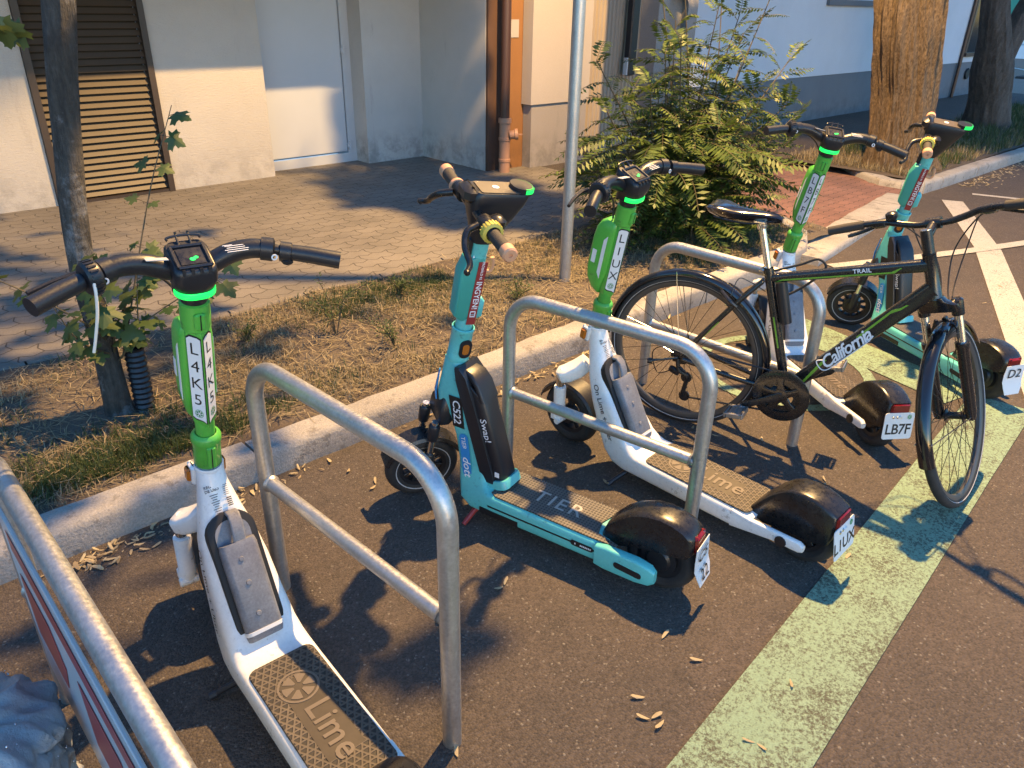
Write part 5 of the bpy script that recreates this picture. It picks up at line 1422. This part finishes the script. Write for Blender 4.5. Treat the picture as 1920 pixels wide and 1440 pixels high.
for s in (-1, 1):
    fr.tube(catmull([BB + V((-.015, s*.022, 0)), V((.27, s*.045, .302)), RH + V((.02, s*.068, -.005))], 6), [.0125]*13, 10)
    fr.tube(catmull([SC + V((-.01, s*.014, -.05)), V((.19, s*.05, .61)), RH + V((.01, s*.068, .012))], 6), [.0095]*13, 10)
    fr.box(RH + V((.0, s*.068, 0)), (.05, .006, .05), None, .002)
fr.tube([V((.20, -.05, .625)), V((.20, .05, .625))], .008, 8)
frame = fr.build('frame', M['bikeblk'], bike, 40)
b = MB()
d = (ba(.515) - BB).normalized(); q = d.cross(Ly); q = q if q.z > 0 else -q
def dt(s, u): return BB + V((.01, 0, .012)) + d*s + q*u
for s in (-1, 1):
    if s < 0: pass
    for pts in ([(.06, -.024), (.075, -.016), (.17, .000), (.205, .006), (.20, .014), (.16, .010), (.07, -.008)], [(.35, .008), (.50, .016), (.535, .006), (.565, .004), (.56, .010), (.54, .012), (.51, .024), (.35, .016)]):
        o = [dt(x, y) + Ly*s*.0242 for x, y in pts]; MB().loft([o, [p + Ly*s*.0008 for p in o]]).build('stripe', M['lime'], frame, 0)
    e_ = (TT1 - TT0).normalized(); qt = e_.cross(Ly); qt = qt if qt.z > 0 else -qt
    o = [TT0 + e_*x + qt*y + Ly*s*(.0160 + .0055*x/.53) for x, y in ((.02, -.014), (.05, -.004), (.43, -.008), (.46, .004), (.466, .004), (.44, -.014), (.05, -.010))]; MB().loft([o, [p + Ly*s*.0008 for p in o]]).build('stripe', M['lime'], frame, 0)
    sv = (SC - BB).normalized(); b = MB(); b.box(BB + sv*.25 + Ly*s*.0192, (.006, .0014, .13), Matrix.Rotation(rad(-17), 3, 'Y')); b.build('stripe', M['lime'], frame, 0); b = MB()
    b.box(V((.12, s*.0655, .50)), (.10, .0012, .004), Matrix.Rotation(rad(-55), 3, 'Y')); b.build('stripe', M['lime'], frame, 0)
b = MB()
# script name along the down tube (right side reads upwards), model word on the top tube
put_text(b, 'California', dt(.285, .0) - Ly*.0252, d, (0, -1, 0), .066, bold=.018, shear=.42, space=.88)
P = [dt(x, y) - Ly*.0252 for x, y in ((.195, .014), (.175, .026), (.165, .012), (.165, -.014), (.185, -.026), (.23, -.026), (.36, -.024), (.40, -.016))]
b.tube(catmull(P, 4), .0022, 5)
b.build('lettering', M['wink'], frame, 0); b = MB()
put_text(b, 'TRAIL', TT0 + e_*.335 + qt*.004 - Ly*.0208, e_, (0, -1, 0), .022, bold=.02, space=1.1)
b.build('model_lettering', M['wink'], frame, 0); b = MB()
put_text(b, 'California', dt(.285, .0) + Ly*.0252, -d, (0, 1, 0), .066, bold=.018, shear=.42, space=.88)
b.build('lettering', M['wink'], frame, 0)
def bwheel(name, c, T=None, disc=False):
    t = MB(); prof = []
    for k in range(15): a = pi*k/14; prof.append((BR - .0195 + .0195*sin(a), -.0185*cos(a)))
    t.lathe([(BR - .031, -.014)] + prof + [(BR - .031, .014)], c, Ly, 84); o = t.build(name, M['rubber'], bike)
    r = MB(); r.lathe([(BR - .028, -.0135), (BR - .043, -.012), (BR - .051, -.006), (BR - .051, .006), (BR - .043, .012), (BR - .028, .0135)], c, Ly, 84); r.build('rim', M['rim2'], o)
    s = MB(); s.lathe([(.0, -.05), (.011, -.05), (.013, -.034), (.024, -.032), (.024, -.027), (.014, -.022), (.014, .022), (.024, .027), (.024, .032), (.013, .034), (.011, .05), (0, .05)], c, Ly, 20); s.build('hub', M['blacksat'], o)
    k_ = MB(); c = V(c)
    for i in range(32):
        a = 2*pi*i/32; sd = 1 if i % 2 else -1; off = (1 if (i//2) % 2 else -1)*1.1
        k_.tube([c + V((cos(a + off)*.022, sd*.029, sin(a + off)*.022)), c + V((cos(a)*(BR - .047), sd*.003, sin(a)*(BR - .047)))], .00125, 3, False)
    k_.build('spokes', M['spoke'], o)
    ln = MB()
    for sd in (-1, 1): ln.lathe([(BR - .0235, sd*.0176), (BR - .0215, sd*.0190)], c, Ly, 84)
    ln.build('reflective_line', M['sole'], o)
    if T is not None: o.matrix_basis = T
    return o
M['rim2'] = mat('rim_grey', (.10, .095, .09), .42, .5)
bwheel('rear_wheel', RH); bwheel('front_wheel', BH, BT)
def mudguard(name, c, a0, a1, T=None, R_=.362, w=.026):
    b = MB(); sec = []; n = 44; c = V(c)
    for k in range(n + 1):
        a = rad(a0 + (a1 - a0)*k/n); d_ = V((cos(a), 0, sin(a))); ys = [-w, -w*.9, -w*.55, 0, w*.55, w*.9, w]; rs = [-.016, -.005, .003, .006, .003, -.005, -.016]
        sec.append([c + d_*(R_ + r) + Ly*y for y, r in zip(ys, rs)] + [c + d_*(R_ + r - .0025) + Ly*y*.97 for y, r in zip(ys[::-1], rs[::-1])])
    b.loft(sec); o = b.build(name, M['mudg'], bike, 50)
    if T is not None: o.matrix_basis = T
    s = MB()
    aa = rad(a1 - 14) if a1 > a0 else rad(a1)
    for sd in (-1, 1): s.tube([c + V((0, sd*.06, .0)), c + V((cos(aa)*R_, sd*w, sin(aa)*R_))], .0022, 5)
    if name == 'mudguard':
        for sd in (-1, 1): s.tube([c + V((0, sd*.06, 0)), c + V((cos(rad(100))*R_, sd*w, sin(rad(100))*R_))], .0022, 5)
    s.build('stay', M['chrome'], o)
    return o
mudguard('mudguard', RH, -22, 178); mudguard('front_mudguard', BH, 48, 205, BT)
# fork
b = MB(); b.loft([rrect(ba(t, f, 0), Bf, Ly, a, w, .014) for t, f, a, w in ((.418, .030, .016, .066), (.428, .028, .018, .068), (.448, .018, .018, .064), (.466, .006, .022, .034), (.482, .0, .024, .026))])
for s in (-1, 1):
    b.lathe([(.0, -.012), (.014, -.010), (.020, .02), (.021, .27), (.024, .275), (.024, .295), (.0, .297)], BH + Ly*s*.055 - Bf*.004, Ba, 18); b.lathe([(.020, .40), (.021, .405), (.021, .455), (.014, .462), (0, .463)], BH + Ly*s*.055 - Bf*.004, Ba, 18)
b.tube(catmull([BH + Ba*.28 + Ly*-.055 + Bf*.02, BH + Ba*.345 + Bf*.03 - Ly*.035, BH + Ba*.36 + Bf*.032, BH + Ba*.345 + Bf*.03 + Ly*.035, BH + Ba*.28 + Ly*.055 + Bf*.02], 4), .010, 8)
fk = b.build('fork', M['bikeblk'], bike, 40); fk.matrix_basis = BT
b = MB()
for s in (-1, 1): b.tube([BH + Ly*s*.055 + Ba*.29 - Bf*.004, BH + Ly*s*.055 + Ba*.41 - Bf*.004], .0145, 16)
b.build('stanchion', M['chrome'], fk)
b = MB()
for s in (-1, 1): b.tube(catmull([BH + Ba*.37 + Bf*.03 + Ly*s*.03, BH + Ba*.33 + Bf*.03 + Ly*s*.042, BH + Ba*.27 + Bf*.028 + Ly*s*.040], 3), .007, 7)
b.lathe([(.008, 0), (.008, .02), (0, .022)], BH + Ba*.375 + Bf*.02, Bf, 12); b.build('brake', M['blacksat'], fk)
# stem and handlebar
b = MB(); b.tube([ba(.642), ba(.70)], .019, 16); b.tube([ba(.66), ba(.725)], .0195, 16); b.tube([ba(.70, .0), ba(.722, .085)], [.017, .016], 14); b.lathe([(.021, -.024), (.021, .024)], ba(.724, .09), Ly, 18, cap=True)
st_ = b.build('stem', M['blacksat'], bike); st_.matrix_basis = BT
b = MB(); b.lathe([(.017, 0), (.017, .002), (0, .003)], ba(.7255), Ba, 16); b.build('top_cap', M['chrome'], st_)
b = MB(); bar = []
for s in (-1, 1):
    P = catmull([ba(.724, .09, 0), ba(.724, .09, s*.05), ba(.735, .088, s*.10), ba(.752, .080, s*.155), ba(.757, .068, s*.22), ba(.757, .045, s*.335)], 5); b.tube(P, .0118, 14)
    b.tube(catmull([ba(.745, .098, s*.185), ba(.735, .125, s*.20), ba(.722, .115, s*.25), ba(.715, .095, s*.30)], 4), [.008]*12 + [.006], 8)
    b.box(ba(.748, .090, s*.175), (.045, .055, .028), Matrix((Bf, Ly, Ba)).transposed(), .008)
hb = b.build('handlebar', M['blacksat'], bike, 40); hb.matrix_basis = BT
for s in (-1, 1):
    b = MB(); b.tube([ba(.757, .066, s*.225), ba(.757, .056, s*.28), ba(.757, .043, s*.345)], [.016, .0175, .0165], 16); b.build('grip', M['grip'], hb)
b = MB(); b.lathe([(.0, -.016), (.015, -.014), (.02, -.004), (.02, .010), (.012, .016), (0, .017)], ba(.772, .078, .13), Ba, 16); b.build('bell', M['blacksat'], hb)
b = MB()
for s, f1, out in ((1, .16, .06), (-1, .17, -.08), (1, .20, .12), (-1, .13, -.04)):
    b.tube(catmull([ba(.742, .105, s*.18), ba(.71, f1, s*.12), ba(.60, f1 + .03, out*.8), ba(.48, f1 - .02, out*.3), ba(.42, .05, s*.03)], 7), .0027, 6)
cb = b.build('brake_cables', M['rubber'], bike); cb.matrix_basis = BT
# saddle
b = MB(); rings = []
for x, w, z, h in ((.03, .050, .985, .016), (.045, .070, .990, .028), (.09, .070, .988, .038), (.14, .052, .982, .036), (.19, .036, .980, .033), (.25, .027, .981, .029), (.295, .022, .980, .024), (.314, .013, .974, .012)):
    ring = []
    for k in range(16):
        a = 2*pi*k/16; ca, sa = cos(a), sin(a); zz = (h*.42*sa if sa > 0 else h*1.25*sa); ring.append(V((x, w*ca*(1 if sa > -.2 else .8), z + zz*(1 - .35*abs(ca)) + (.006 if abs(ca) > .5 and x < .1 and sa >= 0 else 0))))
    rings.append(ring)
b.loft(rings); sd = b.build('saddle', M['saddle'] if 'saddle' in M else M['mudg'], bike, 60)
b = MB()
for s in (-1, 1): b.tube(catmull([(.06, s*.03, .955), (.12, s*.022, .945), (.2, s*.022, .945), (.29, s*.010, .965)], 4), .0035, 6)
b.build('rails', M['blacksat'], sd)
b = MB(); sv = (SC - BB).normalized(); b.tube([SC - sv*.02, SC + sv*.175], .0136, 18); b.lathe([(.017, 0), (.019, .008), (.019, .022), (.012, .028)], SC + sv*.16, sv, 16); b.box(SC + sv*.188, (.05, .045, .016), None, .005); b.build('seatpost', M['chrome'], bike)
b = MB(); b.box(SC + V((-.02, -.022, -.003)), (.02, .012, .012), None, .003); b.tube([SC + V((-.02, -.03, 0)), SC + V((-.02, .03, 0))], .004, 8); b.build('seat_clamp', M['chrome'], bike)
b = MB(); b.tube([BB + sv*.30 + V((.045, -.012, 0)), BB + sv*.47 + V((.048, -.012, 0))], .022, 16); b.build('battery_light_holder', M['black'], bike)
M['zinc2'] = mat('worn_alloy', (.30, .29, .28), .4, .7)
# drivetrain on the right
b = MB(); c = BB + V((0, -.058, 0)); N = 60
def disc(b, c, prof): b.lathe(prof, c, (0, -1, 0), 60)
disc(b, c, [(.108, .010), (.112, .012), (.112, .016), (.106, .018), (.074, .018), (.074, .010)]); disc(b, c, [(.0, -.002), (.028, -.002), (.028, .020), (0, .022)])
for k in range(5):
    a = 2*pi*k/5 + .5; dd = V((cos(a), 0, sin(a))); tt = V((-sin(a), 0, cos(a))); b.loft([rrect(c + dd*r_ + V((0, -.012, 0)), tt, Ly, w, .005, .003) for r_, w in ((.02, .018), (.05, .012), (.08, .016))])
for rr_, y in ((.088, .004), (.074, -.006)): b.lathe([(rr_, -.0015), (rr_, .0015), (rr_ - .026, .0015), (rr_ - .026, -.0015), (rr_, -.0015)], c + V((0, y, 0)), Ly, 44)
for k in range(40): a = 2*pi*k/40; b.box(c + V((cos(a)*.09, .004, sin(a)*.09)), (.006, .002, .004), Matrix.Rotation(-a, 3, 'Y'))
cr = b.build('crankset', M['bikeblk'], bike)
CE = BB + V((-.148, -.085, -.085)); b = MB(); b.loft([rrect(BB.lerp(CE, t) + V((0, -.075*(1-t), 0)), V((-.5, 0, .866)), Ly, w, .008, .005) for t, w in ((-.06, .012), (0, .019), (.5, .014), (.95, .015), (1.06, .008))]); b.build('crank_arm', M['blacksat'], cr); b = MB(); CE2 = BB - (CE - BB); CE2.y = .085
b.loft([rrect(BB.lerp(CE2, t) + V((0, .075*(1-t), 0)), V((-.5, 0, .866)), Ly, w, .008, .005) for t, w in ((-.06, .012), (0, .019), (.5, .014), (.95, .015), (1.06, .008))]); b.build('crank_arm', M['blacksat'], cr)
for p, s in ((CE, -1), (CE2, 1)):
    b = MB(); c = p + V((0, s*.06, 0)); R_ = Matrix.Rotation(rad(-8), 3, 'Y')
    b.box(c, (.05, .07, .012), R_, .003)
    for x in (-.034, .034): b.box(c + R_ @ V((x, 0, 0)), (.012, .085, .026), R_, .004)
    for y in (-.038, .038): b.box(c + V((0, y, 0)), (.06, .012, .022), R_, .003)
    b.tube([p, c + V((0, s*.03, 0))], .011, 10); b.build('pedal', M['zinc2'], bike)
b = MB(); cs = RH + V((0, -.045, 0))
for k in range(7): b.lathe([(.048 - k*.004, 0), (.048 - k*.004, .0025), (.015, .0025)], cs + V((0, .012 - k*.005, 0)), (0, -1, 0), 28)
b.build('cassette', M['blacksat'], bike)
b = MB(); dr = RH + V((.01, -.062, -.035)); b.tube(catmull([RH + V((0, -.07, -.005)), dr + V((.0, -.012, -.02)), dr + V((.035, -.004, -.045)), dr + V((.03, 0, -.10)), dr + V((.02, 0, -.15))], 5), [.010]*21, 8)
for z in (-.055, -.145): b.lathe([(.0, -.004), (.024, -.004), (.024, .004), (0, .004)], dr + V((.032, .004, z)), Ly, 18)
b.box(dr + V((-.02, -.01, -.03)), (.05, .02, .03), Matrix.Rotation(rad(20), 3, 'Y'), .006); b.build('derailleur', M['blacksat'], bike)
b = MB(); ch = lambda pts: b.tube(pts, .0042, 6)
yc = -.054
ch([RH + V((.0, yc, .046)), BB + V((.0, yc, .088))]); ch([dr + V((.045, .006, -.15)), BB + V((-.01, yc, -.088))]); ch([RH + V((.0, yc, -.046)), dr + V((.055, .006, -.055))])
b.tube(catmull([dr + V((-.03, -.01, -.03)), RH + V((-.09, -.06, -.10)), RH + V((-.12, -.06, -.01)), RH + V((-.06, -.065, .035)), RH + V((.03, -.066, .03))], 6), .0024, 5)
b.build('chain', M['blacksat'], bike)
b = MB(); b.tube([RH + V((-.10, -.12, -.02)), RH + V((.0, -.075, .0))], .006, 8); b.lathe([(.011, 0), (.013, .01), (.013, .02), (0, .022)], RH + V((-.115, -.128, -.023)), (.9, .4, .1), 10); b.build('axle_lever', M['blacksat'], bike)
b = MB()
for s in (-1, 1): b.tube(catmull([V((.205, s*.05, .615)), V((.175, s*.062, .64)), V((.135, s*.045, .665))], 3), .009, 8)
b.tube(catmull([V((.18, -.06, .66)), V((.19, -.02, .72)), V((.23, 0, .71)), SC + V((.0, .02, -.10))], 5), .0022, 5); b.build('rear_brake', M['blacksat'], bike)
b = MB(); b.tube(catmull([SC + V((.02, .02, -.01)), SC + V((.11, .03, .03)), SC + V((.17, .035, .06)), SC + V((.20, .03, .025)), SC + V((.12, .03, -.07)), SC + V((.02, .02, -.14))], 6), .005, 8); b.build('cable_lock', M['rubber'], bike)
b = MB(); b.tube([V((.33, .05, .31)), V((.20, .16, .015))], .008, 8); b.build('kickstand', M['blacksat'], bike)

# ------------------------------------------------------------------ striped panel and wrapped bag at the nearest rack
panel = empty('striped_panel', 'translucent panel with dark red and grey stripes hanging in the nearest rack', 'panel', (.1165, 1.2, .315))
def pn(y, z): return V((0, y - 1.2, z - .28))
b = MB()
b.loft([rrect((0, 0, .175), V((0, 1, 0)), V((0, 0, 1)), .50, .25, .01), [p + V((.004, 0, 0)) for p in rrect((0, 0, .175), V((0, 1, 0)), V((0, 0, 1)), .50, .25, .01)]])
b.build('sheet', M['tapeg'], panel)
for z0, z1 in ((.60, .655), (.40, .50)):
    pass
b = MB()
def patch(ps): o = [pn(y, z) - V((.0012, 0, 0)) for y, z in ps]; b.loft([o, [p - V((.0008, 0, 0)) for p in o]])
patch([(1.63, .645), (.77, .645), (.77, .595), (1.63, .595)]); patch([(1.63, .53), (1.42, .53), (1.36, .46), (1.42, .36), (1.63, .36)]); patch([(1.24, .53), (1.02, .53), (.96, .46), (1.02, .36), (1.24, .36)]); patch([(.84, .55), (.77, .55), (.77, .33), (.90, .36)])
b.build('red_stripes', M['tape'], panel, 0)
b = MB(); b.box(pn(1.2, .708), (.008, .86, .008), None, .002); b.build('edge_strip', M['sole'], panel)
bag = MB(); rings = []; nr, ns = 80, 120; rg = random.Random(4)
for i in range(nr + 1):
    t = i/nr; z = .0 + .43*t; r = .165 + .045*sin(pi*t*.9) if t < .8 else .2*math.sqrt(max(0, 1 - ((t - .8)/.2)**2))*.98 + .004
    ring = []
    for k in range(ns):
        a = 2*pi*k/ns; p = V((cos(a), sin(a), t*2.2))
        q = .92 + .13*mnoise.noise(p*1.5) + .20*abs(mnoise.noise(p*3.2 + V((4, 0, 0)))) + .13*abs(mnoise.noise(p*7.5)) + .03*mnoise.noise(p*17)
        ring.append(V((-.075 + r*q*cos(a)*.92, 1.44 + r*q*sin(a)*1.15, z*(1 + .08*mnoise.noise(p*2)) + .02*mnoise.noise(p*6)*min(1, t*4))))
    rings.append(ring)
bag.loft(rings)
bg_ = empty('bag', 'crumpled grey plastic bag beaded with water at the lower left corner', 'bag', (-.075, 1.44, 0))
for p in bag.v: p -= V((-.075, 1.44, 0))
bg_.location.x = -.105
M['plastic'] = mat('wet_grey_plastic', (.37, .38, .375), .3, var=(7, .8, (.24, .25, .25)), bump=(40, .6), coat=.3)
bag.build('bag_skin', M['plastic'], bg_, 70)
b = MB()
for _ in range(700):
    p = rg.choice(bag.v); n = V((p.x, p.y*.7, .12 if p.z > .4 else .0)).normalized(); 
    if p.z < .12: continue
    s = rg.uniform(.0012, .0035); q = p + V((rg.uniform(-.01, .01), rg.uniform(-.01, .01), rg.uniform(-.01, .01)))
    b.lathe([(0, -s), (s*.8, -s*.4), (s, 0), (s*.7, s*.5), (0, s*.8)], q, n, 6)
b.build('water_drops', M['drop'] if 'drop' in M else M['chrome'], bg_, 60)
